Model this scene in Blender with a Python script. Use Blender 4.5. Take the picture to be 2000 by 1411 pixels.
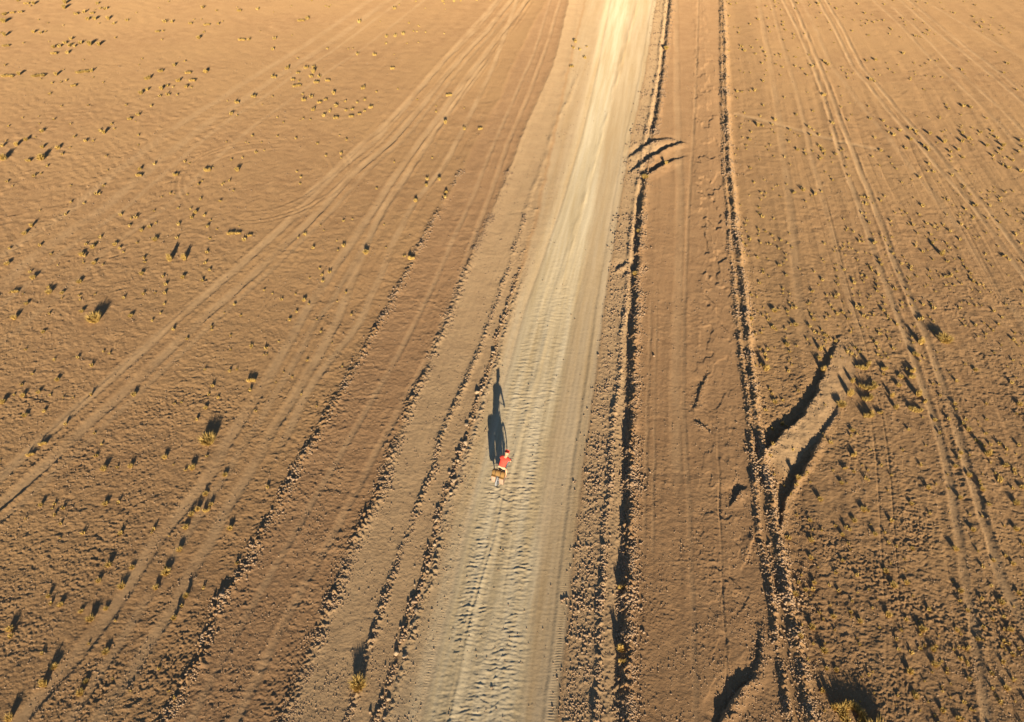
import bpy, math, random
import numpy as np
from mathutils import Vector, Matrix

for o in list(bpy.data.objects):
    bpy.data.objects.remove(o)
scene = bpy.context.scene
R = math.radians

# ------------------------------------------------------------------ camera
CAM_H, PITCH, FPX = 28.0, R(42.4), 1400.0       # height, tilt below horizon, focal length for a 2000 px wide frame
cam_d = bpy.data.cameras.new("camera")
cam_d.sensor_width = 36.0
cam_d.lens = FPX / 2000.0 * 36.0
cam_d.clip_start = 0.5
cam_d.clip_end = 20000.0
cam = bpy.data.objects.new("camera", cam_d)
scene.collection.objects.link(cam)
cam.location = (0, 0, CAM_H)
cam.rotation_euler = (R(90) - PITCH, 0, 0)
scene.camera = cam

# ------------------------------------------------------------------ sky, sun, exposure
SUN_EL, SHADOW_AZ = R(12.7), R(-4.6)            # shadows run away from the camera, a little to the left
world = bpy.data.worlds.new("World")
scene.world = world
world.use_nodes = True
wn = world.node_tree
bg = wn.nodes["Background"]
sky = wn.nodes.new("ShaderNodeTexSky")
sky.sky_type = 'NISHITA'
sky.sun_disc = False
sky.sun_elevation = SUN_EL
sky.sun_rotation = math.pi + SHADOW_AZ
sky.altitude = 3500.0
wn.links.new(sky.outputs[0], bg.inputs[0])
bg.inputs[1].default_value = 0.062
sun_d = bpy.data.lights.new("sun", 'SUN')
sun_d.energy = 5.0
sun_d.angle = R(0.5)
sun_d.color = (1.0, 0.83, 0.59)
sun = bpy.data.objects.new("sun", sun_d)
scene.collection.objects.link(sun)
ldir = Vector((math.sin(SHADOW_AZ) * math.cos(SUN_EL), math.cos(SHADOW_AZ) * math.cos(SUN_EL), -math.sin(SUN_EL)))
sun.rotation_euler = ldir.to_track_quat('-Z', 'Y').to_euler()
scene.view_settings.view_transform = 'Standard'
scene.view_settings.look = 'None'
scene.view_settings.gamma = 1.0
scene.view_settings.exposure = 1.02

rng = np.random.default_rng(7)
random.seed(7)

# ------------------------------------------------------------------ helpers
SP, CP = math.sin(PITCH), math.cos(PITCH)

def at(px, py, z=0.0):
    """photo pixel -> point on the level z"""
    px = np.asarray(px, float); py = np.asarray(py, float)
    a = (px - 1000.0) / FPX
    b = (705.5 - py) / FPX
    dy = CP + b * SP
    dz = -SP + b * CP
    t = (z - CAM_H) / dz
    return a * t, dy * t

def px_per_m(y):
    return FPX / (CAM_H * SP + y * CP)

PERM = rng.permutation(256).astype(np.int32)
PERM = np.concatenate([PERM, PERM])
GA = rng.uniform(0, 2 * math.pi, 256)
GX, GY = np.cos(GA).astype(np.float32), np.sin(GA).astype(np.float32)

def noise(x, y, seed=0):
    x = np.asarray(x, np.float64) + seed * 17.31
    y = np.asarray(y, np.float64) + seed * 9.77
    xf = np.floor(x); yf = np.floor(y)
    xi = xf.astype(np.int64) & 255; yi = yf.astype(np.int64) & 255
    fx = (x - xf).astype(np.float32); fy = (y - yf).astype(np.float32)
    u = fx * fx * fx * (fx * (fx * 6 - 15) + 10); v = fy * fy * fy * (fy * (fy * 6 - 15) + 10)
    def g(ix, iy, dx, dy):
        h = PERM[(PERM[ix & 255] + (iy & 255)) & 511]
        return GX[h] * dx + GY[h] * dy
    a = g(xi, yi, fx, fy); b = g(xi + 1, yi, fx - 1, fy)
    c = g(xi, yi + 1, fx, fy - 1); d = g(xi + 1, yi + 1, fx - 1, fy - 1)
    return (a + u * (b - a) + v * ((c + u * (d - c)) - (a + u * (b - a)))) * 1.5

def smooth(a, b, x):
    t = np.clip((x - a) / (b - a), 0, 1)
    return t * t * (3 - 2 * t)

# curves that run away from the camera: x as a function of y, traced as photo pixels
YS = np.arange(-60.0, 240.0, 0.1)
class Curve:
    def __init__(s, pts, off=0.0, wob=0.0, seed=1):
        pts = sorted(pts, key=lambda p: -p[1])
        X, Y = at([p[0] for p in pts], [p[1] for p in pts])
        x = np.interp(YS, Y, X)
        n = max(1, len(X) - 1); k = min(3, n)
        m0 = (X[k] - X[0]) / (Y[k] - Y[0]); m1 = (X[-1] - X[-1 - k]) / (Y[-1] - Y[-1 - k])
        x = np.where(YS < Y[0], X[0] + m0 * (YS - Y[0]), x)
        x = np.where(YS > Y[-1], X[-1] + m1 * (YS - Y[-1]), x)
        ker = np.hanning(31); ker /= ker.sum()
        xs = np.convolve(np.pad(x, 15, mode='edge'), ker, 'valid')
        s.x = xs + off + wob * noise(YS / 2.2, YS * 0, seed) + wob * .5 * noise(YS / .7, YS * 0, seed + 1)
        s.m = np.gradient(s.x, YS)
        s.y0, s.y1 = Y[0], Y[-1]; s.ptop, s.pbot = pts[-1][1], pts[0][1]
        if min(p[0] for p in pts) < 20: s.pbot = 1500
        if max(p[0] for p in pts) > 1980: s.pbot = 1500
        s.last = (x[-1], m1)
    def at(s, y):
        x = np.interp(y, YS, s.x); 
        return np.where(y > YS[-1], s.x[-1] + s.last[1] * (y - YS[-1]), x)
    def d(s, x, y):
        m = np.interp(y, YS, s.m)
        return (x - s.at(y)) / np.sqrt(1 + m * m)

L = Curve([(1192,0),(1168,130),(1138,262),(1098,400),(1028,595),(985,751),(930,950),(873,1195),(824,1405)], wob=.025)
M = Curve([(1230,0),(1200,150),(1180,262),(1160,400),(1125,595),(1095,751),(1058,950),(1041,1195),(1020,1405)], wob=.12, seed=5)
E = Curve([(1283,0),(1260,150),(1235,262),(1212,400),(1182,595),(1162,751),(1136,950),(1111,1195),(1090,1405)], wob=.05, seed=7)
B1 = Curve([(1096,200),(1075,300),(1044,443),(1017,530),(1001,568),(990,603),(978,634),(966,680),(960,712),(939,762),(923,813),(908,864),(884,934),(855,1010),(827,1132),(806,1188),(782,1265),(754,1352),(740,1405)], wob=.12, seed=9)
B2 = Curve([(1109,196),(1088,238),(1064,308),(1036,385),(1021,439),(1001,501),(951,640),(935,688),(892,790),(873,833),(857,872),(842,934),(827,957),(810,1030),(768,1111),(747,1174),(733,1240),(705,1300),(694,1370),(677,1408)], wob=.12, seed=11)
B3 = Curve([(1110,0),(1095,70),(1081,126),(1050,196),(1036,224),(1015,273),(1004,308),(966,400),(943,451),(912,517),(881,595),(857,657),(834,712),(806,774),(779,844),(756,903),(745,957),(701,1034),(670,1107),(642,1177),(617,1247),(598,1295),(565,1367),(550,1407)], wob=.1, seed=13)
B4 = Curve([(1064,10),(1043,42),(1022,87),(997,136),(976,189),(945,245),(920,290),(899,336),(882,371),(865,400),(842,439),(818,486),(795,532),(771,579),(748,618),(721,669),(693,723),(670,762),(639,813),(600,879),(565,947),(540,998),(507,1052),(482,1103),(449,1150),(427,1190),(409,1226),(390,1291),(362,1335),(337,1389)], wob=.12, seed=15)
RD = Curve([(1308,0),(1303,50),(1297,100),(1291,150),(1284,200),(1277,245),(1258,345),(1252,380),(1246,440),(1242,500),(1239,540),(1236,600),(1230,700),(1227,800),(1224,900),(1221,1000),(1217,1100),(1214,1200),(1212,1300),(1212,1411)], wob=.07, seed=17)
RD2 = Curve([(1300,0),(1283,150),(1262,262),(1238,400),(1222,595),(1206,751),(1192,900),(1186,1000),(1176,1100),(1172,1200),(1165,1400)], wob=.1, seed=19)
RBo = Curve([(1412,0),(1416,100),(1418,200),(1420,232),(1425,328),(1432,391),(1438,455),(1446,519),(1454,583),(1462,689),(1471,759),(1480,830),(1489,901),(1499,954),(1510,1007),(1519,1090),(1532,1150),(1544,1210),(1556,1270),(1568,1345),(1580,1405)], wob=.08, seed=21)
RBi = Curve([(1407,0),(1408,100),(1411,232),(1414,328),(1418,391),(1423,455),(1429,519),(1437,600),(1446,706),(1457,777),(1464,848),(1471,919),(1477,1030),(1492,1105),(1499,1150),(1518,1255),(1529,1330),(1538,1405)], wob=.08, seed=23)

# smooth wheel lanes: (curve pixels, offset m, half width m, depth m, right lip m, left lip m)
_t5 = [(945,130),(910,175),(875,227),(850,266),(819,315),(784,367),(752,413),(713,500),(698,541),(666,630),(638,683),(610,730),(585,776),(553,822),(535,857),(514,896),(467,976),(445,1012),(420,1070),(391,1103),(369,1150),(348,1197),(311,1244),(275,1309),(235,1367)]
_t5b = [(1010,0),(964,130),(930,200),(900,262),(864,330),(806,400),(770,470),(735,556),(705,626),(655,690),(600,765),(560,850)]
_t7 = [(1015,20),(945,110),(895,175),(847,240),(803,300),(762,360),(710,440),(656,517),(602,598),(567,659),(524,740),(478,811),(436,875),(416,922),(360,990),(301,1063),(232,1172),(163,1269),(127,1316),(72,1370)]
_t7e = [(940,130),(890,195),(845,250),(800,320),(760,385),(715,455),(634,591),(602,630),(567,701),(524,768),(496,815),(461,871),(405,958),(340,1056),(300,1125),(246,1208),(214,1259),(174,1316),(145,1367)]
_t8 = [(1005,0),(952,66),(905,115),(875,150),(840,195),(773,276),(700,336),(640,405),(602,444),(532,510),(489,549),(450,584),(390,637),(340,687),(301,722),(255,765),(184,829),(142,871),(117,896),(101,907),(36,969),(0,998)]
_t9 = [(760,0),(690,50),(620,100),(540,150),(470,200),(400,245),(330,300),(270,350),(200,410),(130,455),(60,505),(0,560)]
_r1l = [(1527,0),(1559,63),(1580,112),(1601,168),(1622,238),(1636,294),(1653,343),(1676,402),(1706,490),(1747,610),(1776,681),(1800,759),(1822,820),(1843,901),(1857,972),(1878,1096),(1900,1230),(1925,1405)]
_r1r = [(1545,0),(1573,63),(1594,115),(1615,165),(1640,238),(1664,298),(1685,350),(1706,402),(1742,500),(1786,610),(1815,678),(1839,749),(1864,830),(1882,901),(1907,983),(1918,1018),(1937,1084),(1955,1144),(1976,1186),(1997,1222)]
_r2 = [(1597,0),(1632,63),(1664,130),(1702,175),(1734,217),(1790,280),(1832,332),(1877,382),(1909,420),(1960,490),(2000,545)]
_r3 = [(1702,0),(1755,49),(1825,126),(1895,189),(1947,238),(2000,301)]
_r4 = [(1755,0),(1825,63),(1912,130),(2000,205)]
_r5 = [(1800,0),(1880,50),(2000,120)]
LANES = [
    (_t5, -.28, .30, .035, .05, .02, 1), (_t5b, 0, .25, .02, .02, .0, 1),
    (_t7, 0, .33, .035, .05, .02, 1), (_t7e, .4, .22, .02, .03, .0, .7),
    ([(966,7),(896,84),(850,138),(805,189),(755,240),(700,287),(650,335),(600,380)], 0, .3, .025, .03, .01, .9), ([(990,30),(930,90),(860,175),(800,240),(740,300),(660,380),(600,430)], -.9, .15, .02, .02, .0, .5),
    (_t8, -.35, .35, .035, .055, .02, 1), (_t8, -1.9, .35, .03, .03, .02, 1), (_t8, .55, .2, .015, .02, 0, .6),
    (_t9, 0, .5, .02, .015, .015, .6), (_t9, -2.4, .45, .02, .015, .015, .6), (_t9, 1.6, .25, .015, .01, .01, .6), (_t9, 4.6, .25, .015, .01, .01, .5),
    (_r1l, 0, .2, .03, .03, .03, .9), (_r1r, 0, .22, .04, .03, .04, .9),
    (_r2, 0, .2, .03, .02, .02, .9), (_r2, .95, .2, .035, .03, .02, .9), (_r2, -2.2, .25, .01, .01, .0, .5),
    (_r3, 0, .2, .02, .01, .01, .6), (_r3, 1.5, .2, .02, .01, .01, .6), (_r4, 0, .22, .025, .02, .01, .7), (_r4, 1.1, .22, .025, .02, .01, .7), (_r5, 0, .2, .02, .01, .01, .6),
    ([(1480,0),(1508,150),(1530,300),(1545,420),(1556,560),(1566,640)], 0, .3, .015, .01, .01, .5),
    ([(1520,60),(1560,200),(1590,330),(1625,450),(1650,560),(1680,650)], 0, .22, .015, .01, .01, .5),
    ([(1320,0),(1322,200),(1328,400),(1322,640),(1318,800),(1322,950)], 0, .3, .02, .01, .01, .6),
    ([(1364,0),(1358,200),(1345,400),(1336,600),(1334,800),(1345,980),(1352,1200),(1358,1400)], 0, .12, .025, .015, .0, .4),
    ([(1270,600),(1263,800),(1258,950),(1256,1060)], .05, .09, .03, .01, .0, .4), ([(1272,600),(1266,800),(1262,950),(1260,1060)], .35, .07, .02, .01, .0, .4),
    ([(1403,900),(1404,1000),(1408,1120),(1414,1210),(1418,1320),(1420,1411)], 0, .05, .04, .01, .0, .3),
    ([(978,978),(962,1060),(945,1110),(932,1146),(920,1200),(904,1265),(892,1320),(880,1380)], 0, .07, .03, .03, .02, .3),
    ([(1005,1000),(985,1150),(965,1300),(955,1400)], 0, .05, .015, .01, .0, .2),
    # inside the pinkish graded lane between B4 and B3
    ([(1090,0),(1060,100),(1020,200),(985,280),(950,380),(905,500),(870,600),(815,720),(770,800),(700,930),(640,1040),(560,1180),(490,1320),(450,1400)], .3, .2, .03, .02, .02, .7),
    ([(1075,0),(1045,100),(1000,200),(965,280),(925,380),(880,480),(835,580),(785,680),(740,760),(665,890),(600,1000),(530,1120),(450,1260),(390,1380)], 0, .18, .025, .02, .0, .7),
]
LANES = [(Curve(a, off=b, wob=.05, seed=31 + i), c, d, e, f, g) for i, (a, b, c, d, e, f, g) in enumerate(LANES)]

# berms and rubble windrows: curve, offset, half width, height, rough, (y pixel window top,bottom)
BERMS = [
    (B1, 0, .14, .04, .8, (515, 1500)), (B1, .35, .15, .04, .6, (560, 1500)), (B1, -.2, .25, .03, .5, (100, 520)),
    (B2, 0, .17, .05, .8, (700, 1500)), (B2, 0, .2, .05, .6, (150, 720)),
    (B3, .10, .30, .045, .9, (480, 1500)), (B3, 0, .22, .04, .4, (0, 500)),
    (B4, 0, .24, .075, 1.0, (380, 1500)), (B4, 0, .22, .03, .4, (0, 400)),
    (RD2, 0, .16, .08, .9, (0, 1500)),
    (RD, .12, .30, .06, 1.5, (300, 1500)), (RD, .12, .18, .05, .7, (0, 300)),
    (RBi, 0, .15, .09, .9, (0, 1500)), (RBo, .05, .26, .20, 1.1, (0, 1500)),
]

# diagonal earthworks (traced edges): kind 1 = ridge whose far side drops steeply, kind 2 = edge of a drop
def wpts(l):
    X, Y = at([p[0] for p in l], [p[1] for p in l]); return np.stack([X, Y], 1)
# points in order, (steep drop height, drop width, gentle run length, side sign)
EDGES = [
    # main diagonal mound right of the berm: crest line (terrain falls beyond it)
    (wpts([(1492,893),(1512,868),(1530,848),(1550,832),(1572,812),(1592,780),(1606,745),(1618,715),(1630,686),(1640,662)]), [.24,.36,.34,.30,.26,.24,.20,.17,.13,.05], .14, 1.4),
    (wpts([(1524,1040),(1530,1005),(1540,968),(1556,940),(1578,912),(1596,876),(1612,846),(1630,820),(1642,790)]), [.13,.18,.20,.27,.22,.15,.13,.10,.03], .12, .4),
    # three short cuts at the far fork
    (wpts([(1232,306),(1250,296),(1270,283),(1290,276),(1306,272),(1322,276)]), [.08,.26,.30,.15,.08,.04], .16, 1.2),
    (wpts([(1236,334),(1256,322),(1280,306),(1304,292),(1330,282)]), [.10,.22,.28,.26,.18], .14, .9),
    (wpts([(1262,348),(1275,340),(1296,326),(1318,314),(1336,308)]), [.12,.25,.28,.10,.05], .16, 1.0),
    # bank at the bottom of the frame
    (wpts([(1408,1411),(1430,1378),(1448,1350),(1470,1330),(1484,1300),(1486,1262),(1478,1235)]), [.24,.26,.22,.16,.12,.12,.06], .12, .6),
    (wpts([(1206,528),(1214,523),(1223,518)]), [.08,.2,.08], .12, .5), (wpts([(1219,541),(1228,535)]), [.06,.1], .12, .4),
    (wpts([(1430,985),(1440,972),(1450,962)]), [.05,.2,.08], .14, .5),
    (wpts([(1356,800),(1364,775),(1374,752),(1384,735)]), [.05,.09,.08,.03], .1, .5),
    (wpts([(1361,828),(1380,843)]), [.07,.07], .08, .3),
    (wpts([(1468,1060),(1456,1090),(1448,1110)]), [.09,.08,.03], .12, .4),
]

R1L = Curve(_r1l, seed=77)
def relief(x, y, spacing):
    """height, roughness and colour weights of the desert floor at world x, y"""
    x = np.asarray(x, np.float64); y = np.asarray(y, np.float64)
    h = np.zeros_like(x); z = np.zeros_like(x)
    dL, dM, dE = L.d(x, y), M.d(x, y), E.d(x, y)
    d1, d2, d3, d4 = B1.d(x, y), B2.d(x, y), B3.d(x, y), B4.d(x, y)
    dRD, dR2, dRo, dRi = RD.d(x, y), RD2.d(x, y), RBo.d(x, y), RBi.d(x, y)
    near = 1 - smooth(150, 400, np.abs(y))
    # gentle swells
    h += .10 * noise(x / 17, y / 23, 1) + .03 * noise(x / 6, y / 9, 2)
    # zone masks
    pale = smooth(-.25, .25, dL) * (1 - smooth(-.2, .1, dE)) 
    shoulder = smooth(-.1, .3, d1) * (1 - smooth(-.25, .25, dL))
    strip = smooth(-.1, .2, dE) * (1 - smooth(-.2, .1, dRD))
    tanl = smooth(-.2, .3, d3) * (1 - smooth(-.3, .1, d1))
    pink = smooth(-.1, .3, d4) * (1 - smooth(-.2, .2, d3))
    side = smooth(0, .5, dRD) * (1 - smooth(-.3, .1, dRi))
    field_r = smooth(-.1, .4, dRo)
    field_l = 1 - smooth(-.4, .2, d4)
    rough = .95 * field_l + 1.0 * field_r + .75 * pink + .42 * tanl + .30 * shoulder + .10 * pale + .42 * strip + .48 * side
    rough = rough * (1.0 + .55 * np.clip(.5 + noise(x / 4, y / 5, 3), 0, 1)) 
    # ground right of the road lies higher; the road is worn in
    h += -.06 * (smooth(-.8, 0, dL) * (1 - smooth(-.12, .02, dE)))
    ya, yb_ = at(1000, 352)[1], at(1000, 258)[1]
    gap = (1 - smooth(ya - 1.5, ya, y) * (1 - smooth(yb_, yb_ + 1.5, y))) * (1 - .45 * smooth(42, 75, y))
    h += .10 * smooth(-.02, .26, dRD)
    h += -.10 * gap * np.exp(-((dRD + .15) / .22) ** 2) 
    h += .14 * gap * np.exp(-((dRD - .33) / .22) ** 2) * (.6 + .8 * noise(x / .8, y / 1.2, 4))
    h += -.12 * smooth(-.05, .25, dRo) * (1 - smooth(1, 4, dRo)) + 0
    h += .05 * smooth(38, 46, y) * smooth(-.03, .07, d3) * (1 - smooth(.2, 1.2, d3)) 
    # sloped right margin of the road
    h += .035 * smooth(-.65, -.45, dE) * (1 - smooth(-.1, 0, dE))
    clod = strip * .22
    for c, off, w, hh, ro, (pt, pb) in BERMS:
        d = c.d(x, y) - off
        yt = at(1000, max(pt, -200))[1]; yb = at(1000, pb)[1]
        win = (1 - smooth(yt - 1.5, yt + 1.5, y)) if pt > 0 else near
        if pb < 1450: win = win * smooth(yb - 1.5, yb + 1.5, y)
        g = np.exp(-(d / w) ** 2) * win
        if c is RD: win = win * gap
        win = win * (1 - .5 * smooth(42, 78, y))
        brk = np.clip(.85 + .8 * noise(x / 1.1, y / 1.6, 41), .3, 1.4)
        h += hh * g * brk
        clod = np.maximum(clod, ro * g * brk)
        rough = np.maximum(rough, 1.1 * ro * g)
    lane_w = np.zeros_like(x)
    for c, w, dep, lr, ll, st in LANES:
        d = c.d(x, y)
        g = np.exp(-(d / w) ** 4) * near
        if c.ptop > 60: g = g * (1 - smooth(c.y1 - 1, c.y1 + 3, y))
        if c.pbot < 1330: g = g * smooth(c.y0 - 2, c.y0 + 1, y)
        g = g * np.clip(.85 + .7 * noise(x / 1.2, y / 3.5, 45), .25, 1)
        h -= dep * g
        if lr: h += 1.2 * lr * np.exp(-((d - w * 1.25) / .13) ** 2) * near * np.clip(.7 + 1.2 * noise(x / 1.5, y / 3, 43), 0, 1.5)
        if ll: h += ll * np.exp(-((d + w * 1.25) / .13) ** 2) * near * np.clip(.7 + 1.2 * noise(x / 1.5, y / 3, 44), 0, 1.5)
        lane_w = np.maximum(lane_w, g * st)
    rough *= (1 - .72 * lane_w)
    # turning circle of a vehicle
    cx, cy = at(515, 345)
    rr = np.hypot(x - cx, (y - cy))
    th = np.arctan2(y - cy, x - cx)
    arc = np.clip(.75 + .6 * np.sin(th * 2 + 2.5), 0, 1)
    for r0 in (5.0, 6.3, 6.75):
        g = np.exp(-((rr - r0 - .25 * np.sin(th * 3)) / .14) ** 2) * arc
        h -= .018 * g; h += .018 * np.exp(-((rr - r0 - .25 * np.sin(th * 3) - .28) / .12) ** 2) * arc
        rough *= 1 - .25 * g
    # a light scraped line across the right field
    p = wpts([(1440, 222), (1540, 250), (1640, 280), (1720, 296)])
    for i in range(len(p) - 1):
        a, b = p[i], p[i + 1]
        t = np.clip(((x - a[0]) * (b[0] - a[0]) + (y - a[1]) * (b[1] - a[1])) / ((b - a) ** 2).sum(), 0, 1)
        g = np.exp(-(np.hypot(x - a[0] - t * (b[0] - a[0]), y - a[1] - t * (b[1] - a[1])) / .3) ** 4)
        h -= .03 * g; rough *= 1 - .7 * g; lane_w = np.maximum(lane_w, .8 * g)
    # diagonal earthworks
    scoop = np.zeros_like(x)
    for pts, hts, dw, run in EDGES:
        lo = pts.min(0) - run - 2; hi = pts.max(0) + run + 2
        idx = np.nonzero((x > lo[0]) & (x < hi[0]) & (y > lo[1]) & (y < hi[1]))
        if not len(idx[0]): continue
        xx, yy = x[idx], y[idx]
        best = np.full(xx.shape, 1e9); sd = np.zeros_like(xx); ht = np.zeros_like(xx)
        wobx = .10 * noise(xx / .6, yy / .6, 61) + .05 * noise(xx / .22, yy / .22, 62)
        for i in range(len(pts) - 1):
            a, b = pts[i], pts[i + 1]; ab = b - a; ll = (ab ** 2).sum()
            t = ((xx - a[0]) * ab[0] + (yy - a[1]) * ab[1]) / ll
            tc = np.clip(t, 0, 1)
            dx, dy = xx - a[0] - tc * ab[0], yy - a[1] - tc * ab[1]
            dist = np.hypot(dx, dy)
            side_s = np.sign(ab[0] * dy - ab[1] * dx)      # + = left of travel = beyond the crest
            m = dist < best
            best = np.where(m, dist, best); sd = np.where(m, side_s * dist, sd)
            ht = np.where(m, hts[i] + (hts[i + 1] - hts[i]) * tc, ht)
            endf = np.where((t < 0) & (i == 0), -t * math.sqrt(ll), np.where((t > 1) & (i == len(pts) - 2), (t - 1) * math.sqrt(ll), 0))
            ht = np.where(m, ht * np.exp(-(endf / .35) ** 2), ht)
        sd = sd + wobx
        # near side rises gently to the crest (0.55 ht), falls steeply beyond to -0.45 ht, then recovers
        up = .55 * ht * smooth(-run, 0, sd) * (sd <= 0)
        prof = np.where(sd <= 0, .55 * ht * smooth(-run, 0, sd) , .55 * ht - ht * smooth(0, dw, sd))
        prof = np.where(sd > dw, -.45 * ht * (1 - smooth(dw, dw + .9, sd)), prof)
        h[idx] += prof * (1 + .35 * noise(xx / .5, yy / .5, 63))
        s_ = (sd < 0) * (sd > -run) * np.clip(ht / .3, 0, 1) * (run > 1.1)
        scoop[idx] = np.maximum(scoop[idx], s_)
        clod[idx] = np.maximum(clod[idx], .5 * np.exp(-((sd - .1) / .3) ** 2) * np.clip(ht / .2, 0, 1))
    rough *= 1 - .6 * np.clip(scoop, 0, 1)

    def fade(lam):
        return np.clip(lam / spacing / 1.7 - .75, 0, 1) 
    # fine relief
    T7C, R1C = LANES[2][0], RBo
    dl7 = LANES[2][0].d(x, y); drr = R1L.d(x, y)
    for dd, msk, sd_ in ((dl7, field_l, 110), (drr, field_r, 130)):
        h += near * msk * (.022 * noise(dd / .55, y / 16, sd_) * fade(.4) + .012 * noise(dd / .24, y / 12, sd_ + 1) * fade(.2) + .03 * noise(dd / 1.3, y / 30, sd_ + 2))
        gate = np.clip(1.6 * noise(dd / 3.1, y / 25, sd_ + 3) + .25, 0, 1)
        ln = np.clip(1 - np.abs(noise(dd / .9, y / 60, sd_ + 4)) / .09, 0, 1)
        h -= near * msk * gate * .028 * ln * fade(.3)
        rough = rough * (1 - .35 * msk * gate * ln)
    rough = rough * near
    wx = x + .35 * noise(x / 1.3, y / 1.3, 70); wy = y + .35 * noise(x / 1.3, y / 1.3, 71)
    h += rough * .012 * noise(wx / 1.4, wy / .9, 72) * fade(1.0)
    h += rough * .012 * noise(wx / .58, wy / .45, 73) * fade(.45)
    h += rough * .011 * noise(x / .31, y / .22, 74) * fade(.22)
    h += rough * .011 * noise(x / .17, y / .12, 75) * fade(.13)
    h += rough * .010 * noise(x / .09, y / .07, 76) * fade(.08)
    # little clods sitting on the crust
    n1 = noise(x / .17, y / .17, 77); n2 = noise(x / .10, y / .10, 78)
    patch = np.clip(.35 + 1.4 * noise(x / 2.3, y / 3.1, 79), 0, 1)
    h += rough * patch * (.06 * np.clip(n1 - .30, 0, .35) * fade(.17) + .09 * np.clip(n2 - .28, 0, .35) * fade(.10))
    # rubble in the windrows
    n3 = noise(x / .21, y / .21, 80); n4 = noise(x / .12, y / .12, 81)
    h += clod * near * (.17 * np.clip(n3 - .08, 0, .5) * fade(.2) + .16 * np.clip(n4 - .1, 0, .5) * fade(.12))
    # transverse corrugation of the pale road
    u = dL; wash = smooth(.1, .6, dL) * (1 - smooth(-.6, .2, dM)) 
    wmod = np.clip(.7 + .8 * noise(u / 1.1, y / 3.0, 90), .05, 1.1) * (1 - smooth(33, 55, y))
    ph = y / .23 + 1.2 * noise(u / .9, y / 1.1, 91) + .6 * noise(u / .35, y / .5, 92) + .25 * u
    saw = ph - np.floor(ph)
    cr = np.where(saw < .88, (saw / .88) ** 2, (1 - saw) / .12)
    cm = np.clip(.55 + 1.3 * noise(u / .55, np.floor(ph) * 3.3 + .5, 93), 0, 1)
    h += wash * wmod * .016 * cr * cm * fade(.2)
    ws = .25 + wash * wmod
    h += pale * (.011 * noise(u / .5, y / .15, 94) * fade(.16) + .010 * noise(u / .25, y / .09, 95) * fade(.1) + .02 * np.clip(noise(x / .11, y / .09, 98) - .3, 0, .4) * fade(.1)) * ws
    # long streaks left by wheels and the grader blade
    streak = pale + .7 * tanl + .6 * side + .7 * pink + .6 * shoulder
    h += near * streak * (.012 * noise(dL / .20, y / 14, 96) * fade(.2) + .020 * noise(dL / .55, y / 22, 97) * fade(.4))
    # tread marks of a tractor wheel at both road edges
    tr = np.exp(-((dL + .18) / .10) ** 4) + np.exp(-((dE + .28) / .16) ** 4)
    h += tr * .008 * np.clip(.6 + 1.2 * noise(x / .5, y / 2, 99), 0, 1.2) * np.sin(y / .105 * 2 * math.pi + .5 * np.sin(x * 9)) * fade(.1) * (y < 36)
    h -= .03 * np.exp(-((dL + .05) / .12) ** 2) * near
    # lobed smear lines in the side strip
    c0 = np.interp(y, *(lambda P: (P[1], P[0]))(at([1440, 1395, 1382, 1385, 1392, 1380, 1375, 1360], [1411, 1000, 780, 650, 500, 400, 230, 0])[0:2])) if False else None
    Xc, Yc = at([1420, 1408, 1392, 1396, 1400, 1385, 1378, 1366], [1411, 1000, 780, 650, 500, 400, 230, 0])
    dc = x - np.interp(y, Yc, Xc)
    worm = np.exp(-(dc / 1.15) ** 4) * side * near * (.45 + .65 * smooth(26, 45, y))
    q = noise((dc) / 1.0 + .5 * noise(x / .5, y / .9, 101), y / 3.6, 102)
    rid = np.clip(1 - np.abs(q) / .07, 0, 1)
    h += worm * (.030 * rid + .048 * smooth(-.03, .04, q)) * fade(.55)
    q2 = noise(dc / .5, y / 1.5, 103)
    h += worm * .016 * np.clip(1 - np.abs(q2) / .12, 0, 1) * fade(.4)
    # ripple cuts in the pinkish lane
    q3 = noise(x / .7 + y * .3, y / .28, 105)
    h += pink * near * .035 * np.clip(q3 - .05, 0, .4) * np.clip(.3 + 1.6 * noise(x / 1.2, y / 3, 106), 0, 1) * fade(.25)
    cols = np.stack([np.clip(pale * (1 - .38 * smooth(-.3, .3, dM)) + (.35 + .3 * np.exp(-((dL + .35) / .3) ** 2)) * shoulder * near, 0, 1), np.clip(pink + .75 * side, 0, 1), np.clip(tanl + strip + lane_w * .6 + .5 * shoulder + .8 * np.clip(scoop, 0, 1), 0, 1), np.clip(rough, 0, 1)], -1)  # scoop: sun-facing slopes painted paler, their sunlight put into the tan weight
    return h, cols, dL, dE

def ground_z(x, y):
    x = np.atleast_1d(np.asarray(x, float)); y = np.atleast_1d(np.asarray(y, float))
    return relief(x, y, np.full(x.shape, .08))[0]

# ------------------------------------------------------------------ materials
def new_mat(name):
    m = bpy.data.materials.new(name); m.use_nodes = True
    nt = m.node_tree; nt.nodes.clear()
    out = nt.nodes.new("ShaderNodeOutputMaterial")
    return m, nt, out

def N(nt, t, **kw):
    n = nt.nodes.new(t)
    for k, v in kw.items(): setattr(n, k, v)
    return n

def mixc(nt, fac, a, b, blend='MIX'):
    n = nt.nodes.new("ShaderNodeMix"); n.data_type = 'RGBA'; n.blend_type = blend
    if isinstance(fac, (int, float)): n.inputs[0].default_value = fac
    else: nt.links.new(fac, n.inputs[0])
    for i, v in ((6, a), (7, b)):
        if isinstance(v, tuple): n.inputs[i].default_value = (*v, 1)
        else: nt.links.new(v, n.inputs[i])
    return n.outputs[2]

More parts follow.
